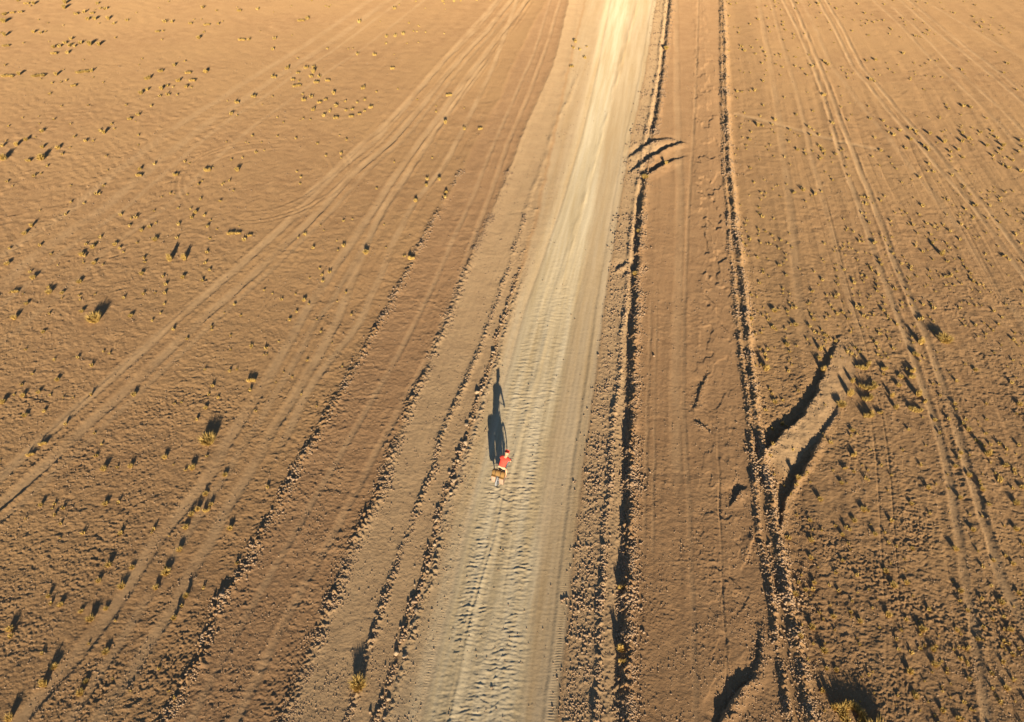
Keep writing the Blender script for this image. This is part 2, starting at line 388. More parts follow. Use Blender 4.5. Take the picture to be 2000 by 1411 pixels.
def tex(nt, scale, detail=4, rough=.6, vec=None, lo=.35, hi=.65):
    n = N(nt, "ShaderNodeTexNoise"); n.inputs['Scale'].default_value = scale
    n.inputs['Detail'].default_value = detail; n.inputs['Roughness'].default_value = rough
    if vec is not None: nt.links.new(vec, n.inputs['Vector'])
    r = N(nt, "ShaderNodeMapRange"); r.inputs[1].default_value = lo; r.inputs[2].default_value = hi
    nt.links.new(n.outputs[0], r.inputs[0])
    return r.outputs[0], n.outputs[0]

def ground_material():
    m, nt, out = new_mat("desert_soil")
    geo = N(nt, "ShaderNodeNewGeometry"); pos = geo.outputs['Position']
    at_ = N(nt, "ShaderNodeAttribute"); at_.attribute_name = "zones"
    sep = N(nt, "ShaderNodeSeparateColor"); nt.links.new(at_.outputs['Color'], sep.inputs[0])
    pale, pink, tan, rough = sep.outputs[0], sep.outputs[1], sep.outputs[2], at_.outputs['Alpha']
    big, _ = tex(nt, .09, 3, .5, pos); mid, _ = tex(nt, .8, 5, .6, pos); fin, finraw = tex(nt, 9, 6, .7, pos, .3, .7)
    field = mixc(nt, mid, (.285, .168, .080), (.358, .218, .106))
    field = mixc(nt, big, field, (.352, .216, .102))
    c = mixc(nt, pink, field, mixc(nt, mid, (.298, .176, .088), (.352, .213, .108)))
    c = mixc(nt, tan, c, mixc(nt, mid, (.385, .262, .145), (.44, .305, .170)))
    # the pale road: grey-cream crust with yellower worn patches
    mp = N(nt, "ShaderNodeMapping"); mp.inputs['Scale'].default_value = (1.5, .07, 1)
    m0 = N(nt, "ShaderNodeMapping"); m0.inputs['Rotation'].default_value = (0, 0, R(10.4))
    nt.links.new(pos, m0.inputs[0]); nt.links.new(m0.outputs[0], mp.inputs[0])
    st, _ = tex(nt, 1.0, 5, .6, mp.outputs[0], .36, .62)
    road = mixc(nt, st, (.475, .38, .228), (.60, .515, .355))
    c = mixc(nt, pale, c, road)
    # grain: dust and darker grit
    c = mixc(nt, fin, mixc(nt, .22, c, (.16, .10, .07)), mixc(nt, .10, c, (.62, .47, .32)))
    d = N(nt, "ShaderNodeBsdfDiffuse"); d.inputs['Roughness'].default_value = 1.0
    nt.links.new(c, d.inputs['Color'])
    b1 = N(nt, "ShaderNodeBump"); b1.inputs['Distance'].default_value = .035
    mul = N(nt, "ShaderNodeMath", operation='MULTIPLY_ADD'); nt.links.new(rough, mul.inputs[0]); mul.inputs[1].default_value = .8; mul.inputs[2].default_value = .16
    nt.links.new(mul.outputs[0], b1.inputs['Strength'])
    _, hraw = tex(nt, 14, 5, .72, pos)
    nt.links.new(hraw, b1.inputs['Height'])
    nt.links.new(b1.outputs[0], d.inputs['Normal'])
    nt.links.new(d.outputs[0], out.inputs[0])
    return m

def flat_mat(name, col, col2=None, scale=12, rough=.9, spec=.1, transl=0.0):
    m, nt, out = new_mat(name)
    tc = N(nt, "ShaderNodeTexCoord")
    oi = N(nt, "ShaderNodeObjectInfo")
    f, _ = tex(nt, scale, 3, .6, tc.outputs['Object'])
    c = mixc(nt, f, col, col2 or tuple(v * .75 for v in col))
    hv = N(nt, "ShaderNodeHueSaturation")
    mr = N(nt, "ShaderNodeMapRange"); mr.inputs[3].default_value = .86; mr.inputs[4].default_value = 1.12
    nt.links.new(oi.outputs['Random'], mr.inputs[0]); nt.links.new(mr.outputs[0], hv.inputs['Value']); nt.links.new(c, hv.inputs['Color'])
    p = N(nt, "ShaderNodeBsdfPrincipled"); p.inputs['Roughness'].default_value = rough
    p.inputs['Specular IOR Level'].default_value = spec
    nt.links.new(hv.outputs[0], p.inputs['Base Color'])
    sh = p.outputs[0]
    if transl:
        t = N(nt, "ShaderNodeBsdfTranslucent"); nt.links.new(hv.outputs[0], t.inputs[0])
        mx = N(nt, "ShaderNodeMixShader"); mx.inputs[0].default_value = transl
        nt.links.new(sh, mx.inputs[1]); nt.links.new(t.outputs[0], mx.inputs[2]); sh = mx.outputs[0]
    nt.links.new(sh, out.inputs[0])
    return m

M_GROUND = ground_material()
M_GRASS = flat_mat("dry_grass", (.63, .455, .16), (.50, .34, .11), 3, 1, 0, .2)
M_STONE = flat_mat("stone", (.44, .31, .20), (.34, .23, .145), 8, 1, 0)
M_PALE_STONE = flat_mat("pale_stone", (.42, .31, .20), (.34, .25, .16), 6, 1, 0)

def tag(o, label=None, cat=None, group=None, kind=None):
    if label: o['label'] = label
    if cat: o['category'] = cat
    if group: o['group'] = group
    if kind: o['kind'] = kind
    return o

def link(o, parent=None):
    scene.collection.objects.link(o)
    if parent: o.parent = parent
    return o

def np_mesh(name, verts, faces, mat, smooth_=False):
    """faces: (n,k) array"""
    me = bpy.data.meshes.new(name)
    nf, k = faces.shape
    me.vertices.add(len(verts)); me.vertices.foreach_set("co", np.ascontiguousarray(verts, np.float32).ravel())
    me.loops.add(nf * k); me.loops.foreach_set("vertex_index", np.ascontiguousarray(faces, np.int32).ravel())
    me.polygons.add(nf); me.polygons.foreach_set("loop_start", np.arange(0, nf * k, k, dtype=np.int32))
    if smooth_: me.polygons.foreach_set("use_smooth", np.ones(nf, bool))
    me.update(calc_edges=True)
    me.materials.append(mat)
    return me

# ------------------------------------------------------------------ ground sheet
def build_ground():
    k = .74
    ys = [9.5]
    while ys[-1] < 118:
        y = ys[-1]; ys.append(y + k * (CAM_H ** 2 + y * y) / (CAM_H * 717))
    st = ys[-1] - ys[-2]
    while ys[-1] < 9000:
        st *= 1.12; ys.append(ys[-1] + st)
    lo = [9.5]; st = .05
    while lo[-1] > -120:
        st *= 1.06; lo.append(lo[-1] - st)
    ys = np.array(lo[:0:-1] + ys)
    T = 1.28
    ts = np.linspace(-T, T, 1660)
    ex = [T]; st = ts[1] - ts[0]
    while ex[-1] < 45:
        st *= 1.16; ex.append(ex[-1] + st)
    ex = np.array(ex[1:])
    ts = np.concatenate([-ex[::-1], ts, ex])
    w = 1000 / FPX * (CAM_H * SP + CP * np.maximum(ys, 0))
    Xg = w[:, None] * ts[None, :]; Yg = np.repeat(ys[:, None], len(ts), 1)
    dyr = np.gradient(ys)[:, None]; dxr = np.gradient(ts)[None, :] * w[:, None]
    sp = np.maximum(dyr * .75, dxr)
    h, cols, dL, dE = relief(Xg, Yg, sp)
    nr, nc = Xg.shape
    V = np.stack([Xg, Yg, h], -1).reshape(-1, 3)
    C4 = cols.reshape(-1, 4)
    i = np.arange(nr * nc).reshape(nr, nc)
    F = np.stack([i[:-1, :-1], i[:-1, 1:], i[1:, 1:], i[1:, :-1]], -1).reshape(-1, 4)
    def cell(a): return ((a[:-1, :-1] + a[1:, 1:]) * .5).reshape(-1)
    cl, ce = cell(dL), cell(dE)
    cr, ci = cell(RD.d(Xg, Yg)), cell(RBi.d(Xg, Yg))
    yc = cell(Yg)
    road = (cl > -.15) & (ce < 0) & (yc > -50) & (yc < 200)
    strip = (cr > .45) & (ci < -.3) & (yc > -50) & (yc < 200)
    for nm, msk in (("ground", ~(road | strip)), ("dirt_road", road), ("side_track", strip)):
        f = F[msk]
        used = np.zeros(len(V), bool); used[f.ravel()] = True
        remap = np.cumsum(used) - 1
        me = np_mesh(nm, V[used], remap[f], M_GROUND, True)
        a = me.attributes.new("zones", 'FLOAT_COLOR', 'POINT')
        a.data.foreach_set("color", C4[used].astype(np.float32).ravel())
        o = link(bpy.data.objects.new(nm, me)); o['kind'] = 'structure'
build_ground()

# ------------------------------------------------------------------ stones
phi = (1 + 5 ** .5) / 2
ICO_V = np.array([(-1, phi, 0), (1, phi, 0), (-1, -phi, 0), (1, -phi, 0), (0, -1, phi), (0, 1, phi), (0, -1, -phi), (0, 1, -phi), (phi, 0, -1), (phi, 0, 1), (-phi, 0, -1), (-phi, 0, 1)]) / 1.902
ICO_F = np.array([(0, 11, 5), (0, 5, 1), (0, 1, 7), (0, 7, 10), (0, 10, 11), (1, 5, 9), (5, 11, 4), (11, 10, 2), (10, 7, 6), (7, 1, 8), (3, 9, 4), (3, 4, 2), (3, 2, 6), (3, 6, 8), (3, 8, 9), (4, 9, 5), (2, 4, 11), (6, 2, 10), (8, 6, 7), (9, 8, 1)])

def stones_mesh(name, X, Y, S, mat, sink=.25, seed=3):
    g = np.random.default_rng(seed)
    n = len(X)
    Z = ground_z(X, Y)
    v = np.repeat(ICO_V[None], n, 0) * g.uniform(.62, 1.15, (n, 12, 1))
    v = v * g.uniform(.7, 1.2, (n, 1, 3)) * np.array([1, 1, .78])
    a = g.uniform(0, 2 * math.pi, n); ca, sa = np.cos(a)[:, None], np.sin(a)[:, None]
    vx = v[..., 0] * ca - v[..., 1] * sa; vy = v[..., 0] * sa + v[..., 1] * ca
    s = (S * .5)[:, None]
    P = np.stack([vx * s + X[:, None], vy * s + Y[:, None], v[..., 2] * s + (Z + S * (.5 - sink) * .7)[:, None]], -1).reshape(-1, 3)
    F = (ICO_F[None] + (np.arange(n) * 12)[:, None, None]).reshape(-1, 3)
    return np_mesh(name, P, F, mat)

def ysamp(n, lo, hi):
    u = rng.uniform(0, 1, n)
    p = 1.25                                           # denser close by, where single stones show
    return (lo ** (1 - p) + u * (hi ** (1 - p) - lo ** (1 - p))) ** (1 / (1 - p))

def band(curve, off, sig, n, s0, s1, pt=0, pb=1500, clump=.0):
    yb = float(at(1000, min(pb, 1450))[1]); yt = float(at(1000, max(pt, -20))[1])
    y = ysamp(int(n), max(yb, 9.0), yt)
    keep = rng.uniform(0, 1, len(y)) < np.clip(.6 + 1.1 * noise(y / .8, y * 0, int(clump * 10) + 3), .12, 1)
    y = y[keep]
    x = curve.at(y) + off + rng.normal(0, sig, len(y))
    s = (s0 + (s1 * 1.12 - s0) * rng.uniform(0, 1, len(y)) ** 2.2) * (1 + .004 * y) * np.clip(.95 + .7 * noise(y / 1.3, x * 0, 31), .6, 1.4)
    return x, y, s

def collect(lst):
    return [np.concatenate(c) for c in zip(*lst)]

rub = [
    band(B1, -.03, .10, 1900, .03, .15, 500), band(B1, .35, .20, 900, .02, .07, 500),
    band(B2, 0, .10, 2800, .03, .10, 420), band(B3, .12, .23, 10000, .025, .08, 330), band(B4, 0, .18, 5800, .03, .12, 330),
    band(RD, .32, .24, 14000, .03, .11), band(RD, .02, .12, 5000, .03, .12), band(RD2, 0, .10, 3600, .03, .13), band(RD2, -.75, .36, 7500, .02, .11),
    band(RBi, 0, .13, 5000, .03, .11), band(RBo, 0, .22, 11000, .03, .13), band(RBo, .5, .3, 1500, .02, .08, 300),
]
for pts, hts, dw, run in EDGES:
    seg = rng.integers(0, len(pts) - 1, 260 if len(pts) > 5 else 40); t = rng.uniform(0, 1, len(seg))[:, None]
    P = pts[seg] * (1 - t) + pts[seg + 1] * t + rng.normal(0, .22, (len(seg), 2))
    rub.append((P[:, 0], P[:, 1], rng.uniform(.03, .09, len(seg))))
X, Y, S = collect(rub)
o = link(bpy.data.objects.new("rubble", stones_mesh("rubble", X, Y, S, M_STONE)))
tag(o, "stony rubble heaped along the windrows and the ditch beside the road", "rubble", kind="stuff")
# loose pebbles over the crust
n = 104000
yy = ysamp(n, 9.0, 80.0); xx = rng.uniform(-1.25, 1.25, n) * (1000 / FPX * (CAM_H * SP + CP * yy))
ss = (.02 + .05 * rng.uniform(0, 1, n) ** 4) * (1 + .008 * yy)
keep = ((L.d(xx, yy) < -.1) | (E.d(xx, yy) > 0) | (rng.uniform(0, 1, n) < .12)) & (rng.uniform(0, 1, n) < np.clip(.5 + noise(xx / 2, yy / 2, 55), .1, 1))
o = link(bpy.data.objects.new("pebbles", stones_mesh("pebbles", xx[keep], yy[keep], ss[keep], M_STONE, seed=5)))
tag(o, "loose pebbles scattered over the desert crust", "pebbles", kind="stuff")

# single stones big enough to point at: (x, y, width) in photo pixels
def tile(ox, oy, s, pts):
    return [(ox + p[0] / s, oy + p[1] / s, p[2] / s) for p in pts]
STONES = tile(600, 950, 2.857, [(722,195,40),(770,92,25),(802,48,30),(740,242,20),(710,330,28),(600,450,16),(672,480,28),(655,522,24),(600,552,22),(630,600,18),(565,690,24),(605,700,38),(580,782,30),(552,840,20),(500,935,40),(543,955,34),(468,1085,24),(500,1095,20),(455,1192,34),(415,1175,28),(430,1295,28),(1028,1122,20),(1520,1010,28),(1540,535,26),(1515,702,24)]) \
    + tile(600, 400, 2.566, [(850,945,34),(875,935,28),(885,918,24),(820,1078,30),(800,1108,28),(795,1203,36),(780,1228,22),(755,1292,26),(735,1302,22),(735,1390,44),(970,602,22),(995,562,20),(1000,512,22),(1025,442,20),(932,742,26),(925,792,20),(692,1128,24),(660,1207,26),(900,545,12),(1110,902,9),(1130,1256,9)])

def stone_variant(i):
    g = np.random.default_rng(100 + i)
    import bmesh
    bm = bmesh.new(); bmesh.ops.create_icosphere(bm, subdivisions=2, radius=.5)
    off = g.uniform(-9, 9, 3)
    planes = [Vector(g.normal(0, 1, 3)).normalized() for _ in range(7)]
    for v in bm.verts:
        for p in planes:
            e = v.co.dot(p) - .27
            if e > 0: v.co -= p * e * .85
        v.co *= 1 + .10 * float(noise(v.co.x * 5 + off[0], v.co.y * 5 + v.co.z * 4 + off[1]))
        v.co.z *= .8
    me = bpy.data.meshes.new("stone"); bm.to_mesh(me); bm.free(); me.materials.append(M_PALE_STONE)
    return me
SV = [stone_variant(i) for i in range(6)]

# ------------------------------------------------------------------ words for labels
ORD = ["nearest", "second nearest", "third nearest", "fourth nearest", "fifth nearest", "sixth nearest", "seventh nearest", "eighth nearest", "ninth nearest", "tenth nearest", "eleventh nearest", "twelfth nearest"]
MARKS = [(985, 920, "the cyclist"), (408, 861, "the lone round left bush"), (187, 627, "the round bush near the left edge"),
         (1690, 745, "the crescent cluster right of the berm"), (1495, 890, "the diagonal mound's fork"), (1540, 940, "the second diagonal cut"), (1285, 305, "the three short far cuts"),
         (515, 345, "the turning circle"), (585, 150, "the far tuft cluster"), (1655, 1390, "the big bush at bottom right"), (395, 985, "the tuft patch between left tracks"),
         (1835, 660, "the large shaggy right bush"), (350, 497, "the pair of upright tufts"), (1800, 285, "the far right tuft field"),
         (0, 0, "the top left corner"), (2000, 0, "the top right corner"), (0, 1411, "the bottom left corner"), (2000, 1411, "the bottom right corner"),
         (0, 700, "the left edge's middle"), (2000, 900, "the right edge's middle"), (1212, 1270, "the bush in the roadside ditch"),
         (1608, 186, "the tuft on the far twin track"), (700, 1338, "the bush on the left windrow"), (1460, 350, "the far end of the right berm"), (250, 1150, "the lower left wheel track"), (80, 300, "the left edge tuft trio"), (1760, 1150, "the rough field at lower right"), (830, 385, "the two peaked tufts")]
DIRS = ["right of", "above right of", "above", "above left of", "left of", "below left of", "below", "below right of"]
def name_places(items, noun):
    """items: (px, py, adjective). Gives each a label that leads to it from a landmark."""
    slots = {}
    for i, (x, y, adj) in enumerate(items):
        best = min(MARKS, key=lambda m: math.hypot(m[0] - x, m[1] - y))
        a = math.degrees(math.atan2(-(y - best[1]), x - best[0])) % 360
        slots.setdefault((best[2], int(((a + 22.5) % 360) // 45)), []).append((math.hypot(best[0] - x, best[1] - y), i))
    out = [None] * len(items)
    for (mk, d), lst in slots.items():
        lst.sort()
        for r, (dist, i) in enumerate(lst):
            adj = items[i][2]
            if dist < 9: out[i] = f"{adj} {noun} that is {mk}" if 0 else f"{adj} {noun} right at {mk}"
            else:
                w = ORD[r] if r < len(ORD) else f"{r + 1}th nearest"
                out[i] = f"{adj} {noun}, {w} {DIRS[d]} {mk}"
    return out

SX, SY = at([s[0] for s in STONES], [s[1] for s in STONES])
SZ = ground_z(SX, SY)
slab = name_places([(s[0], s[1], "pale broken" if s[2] > 9 else "small pale") for s in STONES], "stone")
for i, s in enumerate(STONES):
    w = s[2] / float(px_per_m(SY[i])) * .85
    o = link(bpy.data.objects.new("stone", SV[i % 6]))
    o.location = (SX[i], SY[i], SZ[i] + .15 * w); o.scale = (w, w * random.uniform(.8, 1.1), w * random.uniform(.8, 1.15))
    o.rotation_euler = (0, 0, random.uniform(0, 6.28))
    tag(o, slab[i], "stone", "larger stones in the windrows beside the road")

# ------------------------------------------------------------------ dry grass
def blades(n, g, spine=None, hgt=1.0, spread=.55, width=.07):
    """blade triangles of a tuft of unit width; spine = list of clump centres"""
    V, F = [], []
    for i in range(n):
        if spine is None: cx, cy, cr, ch = 0, 0, .28, 1.0
        else: cx, cy, cr, ch = spine[g.integers(0, len(spine))]
        r = cr * math.sqrt(g.uniform(0, 1)); a = g.uniform(0, 2 * math.pi)
        bx, by = cx + r * math.cos(a), cy + r * math.sin(a)
        lean = (r / cr) * g.uniform(.5, 1.2) * spread * (cr / .28) + g.uniform(0, .1)
        a2 = a + g.normal(0, .5)
        L_ = hgt * ch * g.uniform(.55, 1.05)
        dx, dy = math.cos(a2) * lean, math.sin(a2) * lean
        w = width * g.uniform(.6, 1.3); tw = g.uniform(0, math.pi)
        wx, wy = math.cos(tw) * w, math.sin(tw) * w
        k = len(V)
        V += [(bx - wx, by - wy, -.12), (bx + wx, by + wy, -.12),
              (bx + dx * .45 + wx * .8, by + dy * .45 + wy * .8, L_ * .62), (bx + dx * .45 - wx * .8, by + dy * .45 - wy * .8, L_ * .62),
              (bx + dx, by + dy, L_)]
        F += [(k, k + 1, k + 2), (k, k + 2, k + 3), (k + 3, k + 2, k + 4)]
    return np.array(V), np.array(F)

gg = np.random.default_rng(21)
TUFT = [blades(190, gg, None, .5 + .06 * i, .55, .05) for i in range(5)]
TALL = [blades(300, gg, [(0, 0, .26, .62), (0, 0, .14, 1.0)], 1.0, .45, .045) for i in range(3)]
def crescent(a0, a1, n, hv=1.0):
    sp = []
    for k in range(n):
        a = R(a0 + (a1 - a0) * k / (n - 1)); sp.append((.44 * math.cos(a), .34 * math.sin(a), gg.uniform(.04, .085), hv * gg.uniform(.55, 1.15)))
    return sp
CRES = [blades(420, gg, crescent(200, 380, 9), .5, .35, .016), blades(420, gg, crescent(190, 330, 7), .5, .35, .016), blades(420, gg, crescent(240, 400, 8), .5, .35, .016),
        blades(380, gg, [(x, .08 * math.sin(x * 7), .06, gg.uniform(.5, 1.1)) for x in np.linspace(-.45, .45, 8)], .5, .35, .016)]
BIGRING = blades(1500, gg, [(.40 * math.cos(R(a)), .46 * math.sin(R(a)), gg.uniform(.07, .12), gg.uniform(.5, 1.1)) for a in range(-50, 230, 14)], .42, .4, .016)
def dome(n):
    return blades(n, gg, [(0, 0, .34, 1.0), (.12, -.1, .26, .85), (-.18, -.12, .2, .7)], .72, .5, .028)
DOME = [dome(900), dome(700)]
def mesh_of(name, vf): return np_mesh(name, vf[0], vf[1], M_GRASS)
ME = {'t': [mesh_of("grass_tuft", v) for v in TUFT], 'T': [mesh_of("grass_tuft", v) for v in TALL], 'c': [mesh_of("grass_crescent", v) for v in CRES[:3]], 'l': [mesh_of("grass_crescent", CRES[3])],
      'B': [mesh_of("round_bush", v) for v in DOME], 'R': [mesh_of("grass_ring", BIGRING)]}

def tl(ox, oy, s, txt):
    out = []
    for tok in txt.split():
        k = 't'
        if tok[-1].isalpha(): k = tok[-1]; tok = tok[:-1]
        a, b, c = map(float, tok.split(','))
        out.append((ox + a / s, oy + b / s, c / s, k))
    return out
G = []
G += tl(0, 0, 2.5, """20,68,30c 60,62,25l 100,60,25l 20,108,30 90,5,20 130,18,30l 165,20,20 320,18,22 315,42,22 375,68,28c 410,62,18 450,68,25l 430,98,22 465,98,20 530,98,20 555,120,15 515,48,18 490,45,12 475,22,15 620,105,15 990,42,15 1170,52,25c 1258,48,15 805,112,18 840,112,15 930,117,22l 1010,120,35l 1065,118,12 770,156,25l 970,188,22 25,175,20 30,225,40l 165,160,20 200,165,15 1180,195,40l 1215,195,15 1340,190,15 1330,242,15 1470,100,40l 1500,92,18 1755,110,18
262,235,20 290,232,18 318,215,18 348,195,15 340,228,18 365,230,14 395,215,18 440,222,25 485,222,22 265,265,35l 330,262,18 40,375,70l 95,368,20 190,372,70l 275,368,20 405,352,70l 445,350,18 360,420,30l 325,395,10
720,385,40c 785,350,30c 850,325,18 920,360,35l 1005,355,25T 870,398,28c 940,398,35l 690,460,25 720,445,15 790,440,20 818,425,14 910,430,20 935,430,10 820,470,18 865,468,10 740,525,12 1160,502,30c 1240,475,28c 1130,565,18 1160,570,10 635,588,25l 675,568,18 545,612,12 510,655,22 490,645,15 560,635,10 420,695,15 455,692,12 365,675,12 345,612,8 300,522,10 265,590,10 205,650,18 110,578,8 190,572,8 430,520,8 40,620,10 130,690,22T 85,715,25 15,720,18 210,725,20 285,728,25T 305,758,14 20,780,40T 140,788,30l 205,778,40T 165,862,18 200,850,10 35,890,12 230,815,12
1340,375,35c 1400,335,25c 1410,325,12 1455,358,20l 1495,332,25c 1530,332,15 1530,358,22 1430,392,22l 1460,400,12 1560,380,18l 1520,380,18l 1450,422,50l 1545,408,30l 1600,398,28l 1770,432,30c 1915,338,20 1830,268,25c 1745,268,15
1485,492,28c 1520,480,18 1630,462,20 1560,505,25l 1590,492,20l 1528,540,25c 1640,525,18 1685,500,12 1610,550,15 1580,572,18 1640,582,30l 1690,545,14 1720,540,14 1745,505,12 1780,492,14 1715,572,28l 1755,560,20l 1810,525,25c 1780,545,12
680,860,35l 685,832,20T 755,805,14 860,855,30c 1015,832,40c 905,795,12 925,800,10 1160,835,25 1120,888,12 1085,905,12 985,888,10 970,905,12 915,952,10 980,975,14 1075,985,12 1130,785,10 1185,775,10 1250,748,14 1290,738,8 1200,700,8 1550,705,12 1445,680,12 1385,605,10 1355,580,8 1355,670,10 1690,685,12 1450,840,10 1468,868,12 1465,898,12 505,910,14 472,952,18 410,995,12 345,908,8 870,1022,10 790,965,8 955,1040,22 1480,585,10 1465,590,6 1330,475,8""")
G += tl(0, 400, 2.821, """362,55,18 175,118,22 135,160,25 50,240,15 220,228,18 40,328,25 85,480,35l 185,405,28 268,460,18 275,488,35 345,492,22 150,550,22 85,630,28 512,236,25 452,280,25 440,432,28 455,595,22 520,325,25 280,275,12 665,62,18 750,75,20 722,80,12 780,148,20 825,128,18 850,38,12 858,105,12 855,195,28 985,112,20 980,25,10 1055,75,20 1078,45,15 1125,62,16 1142,125,18 1195,135,10 635,222,25 680,265,12 975,188,15 1155,187,12 795,298,18 798,318,14 938,305,34T 1018,300,32T 1142,265,20 1010,405,22 912,442,20 900,400,14 782,385,22 1155,362,16 790,498,18 855,488,10 682,520,16 905,552,14 525,500,10 1130,322,18 1270,160,35l 1310,158,30l 1375,170,25l 1345,195,20 1290,548,16 1235,595,8 1325,612,12 885,605,12 840,645,14 722,618,24 528,640,66B 242,708,22 145,805,14 320,970,24 122,1000,16 130,1058,24 215,1038,22 20,1095,30 80,1052,12 180,940,14 140,1165,25 508,892,20 505,1052,20 350,1065,10 740,1048,26 365,1215,20 520,1258,14 170,1380,40l 240,1322,40l 955,690,18 1030,742,14 1165,670,14 1165,690,12 1270,722,12 1385,778,18 1465,792,20 1130,910,12 1305,908,14 1265,920,16 1170,1000,20 1000,1090,14 1200,1062,16 1135,1120,22 1085,1185,18 1150,1045,16 1385,970,45l 1380,1025,18 1520,980,8 1150,1300,74B 910,1392,26 1140,1388,16 560,1320,14 1410,1140,14 1745,1115,12 1660,1050,12 1550,522,16 1500,488,10 1455,472,12 1595,635,18 1632,590,14 1675,525,22 1700,545,12 1768,700,14 1745,628,10 1778,420,18 1815,370,20 1760,352,12 1725,240,18 1680,168,18 1895,230,20 1940,80,10 1905,485,14 1705,402,10 1885,892,10 1830,765,8 1610,955,12""")
G += tl(0, 900, 2.761, """560,45,30 705,32,25 1038,40,35 1000,50,15 1215,78,28 570,232,28 295,235,16 222,242,22 295,295,20 1445,148,20 1110,180,30 1035,290,30 1070,265,28 1115,262,38c 1140,240,24 1005,360,32 1245,370,28 970,482,30 900,605,45 895,580,18 845,688,30 590,565,30 715,578,28 535,650,28 660,680,40 830,372,20 820,390,12 935,20,10 265,735,22 330,780,28 440,815,25 575,800,26 495,858,40 1100,690,18 1010,738,30 985,795,18 945,858,28 60,912,35 480,990,14 575,1035,35 300,1115,38 245,1208,44T 470,1195,26 440,1255,40 230,1045,18 60,1395,40 860,1130,18 705,1250,14 915,1250,14 950,1290,20 1280,560,18""")
G += tl(600, 400, 2.566, """295,245,28 525,270,35c 487,262,14""")
G += [(701, 1338, 26, 'B')]
G += tl(700, 0, 2.857, """485,688,22 680,722,30l 590,722,20 320,1125,26T 380,1040,22 385,1005,18 452,1008,22 490,1080,22T 485,1112,18 505,535,40l 90,305,25c 190,385,28l 325,178,10 270,243,10 10,125,10 250,195,20 205,205,20 155,208,18 200,52,20 470,12,15 535,12,15 570,10,14 660,5,14 735,3,14 1210,242,22 1190,378,28l 1265,330,18 1200,275,16 1275,268,10 1235,285,14 1715,283,22B 1598,1000,30B 1715,930,22""")
G += tl(1300, 0, 2.857, """355,92,10 735,25,12 850,28,16 725,55,10 510,48,8 560,42,10 615,45,10 645,62,8 590,62,8 470,142,10 515,115,14 575,160,12 655,130,12 655,150,12 668,175,10 610,155,8 408,188,12 420,262,12 440,290,16 483,275,10 535,278,12 550,302,12 500,310,12 560,325,10 615,318,10 638,313,12 715,200,12 885,350,18 905,368,18 818,378,14 788,428,14 800,312,10 950,50,8 1110,82,12 1130,205,12 1130,125,10 1185,125,10 1215,125,10 1040,182,10 1170,342,16 1120,345,14 1325,308,16 1145,450,20 1165,458,12 398,515,16 425,517,14 470,515,10 495,513,18 880,535,28c 610,678,18 515,705,22 540,708,14 800,720,18 825,733,12 930,698,18 1140,672,16 1210,685,16 1235,718,12 1260,728,10 1270,765,20 1240,750,12 1305,740,16 1165,778,14 1365,730,18 1395,745,18 1400,760,12 1365,788,22 1470,755,22 1440,825,18 1465,850,20 1455,835,16 1200,850,18 1550,803,24 1655,748,18 1685,780,22 1705,785,12 1655,797,22 1630,845,24 1585,858,20 1590,885,14 1655,888,18 1755,743,18 1820,738,16 1848,775,20 1790,820,24 1880,818,24 1870,842,16 1860,865,12 1825,878,18 1935,902,18 1910,945,20 1980,965,20 1980,795,20 1995,828,16 1650,400,14 1905,368,16 1660,598,20 1700,607,18 1725,38,10 1410,215,8 1390,213,12 735,845,16 775,848,10 820,852,10 855,825,18 870,835,14 858,882,10 858,900,12 405,832,10 605,877,8 665,882,12 695,925,8 975,852,10 1150,885,12 1250,890,10 1285,955,12 1260,925,10 1005,943,12 1020,992,14 1315,1030,12 1370,1015,10 1412,1000,18 1430,1160,22 1120,1148,20 495,1020,12 535,1080,12 560,1080,10 532,1115,12 555,1100,10 522,1160,14 520,1190,12 715,1082,26l 765,1070,22 828,1088,26c 870,1075,12 675,1035,10 615,1042,8 640,1102,10 890,968,10 1805,1160,16 1715,1158,14 1670,1180,14 1890,1085,12 1530,655,8 640,430,10""")
G += tl(1100, 200, 3.135, """1240,792,16 1335,852,14 1270,872,12 1320,900,14 1385,808,12 1190,952,18 1360,942,14 1325,1005,18 1365,972,12 1400,895,12 1120,880,16 1225,1045,16 1260,1068,10 1535,1048,12 1445,1030,10 1665,1040,12 1345,1150,16 1185,1195,14 1150,1185,18 1420,1270,18 1380,1235,12 1290,1275,30T 1285,1385,24 1415,1365,28 1505,1388,20 1665,1308,20 1740,1340,16 1600,1345,14 1795,1270,24 1860,1330,16 1500,1290,10 1220,702,22l 1290,715,12 1775,800,14 1780,1115,22 1770,1085,14 1680,1125,16 1145,1335,30 460,800,26 440,1060,30B""")
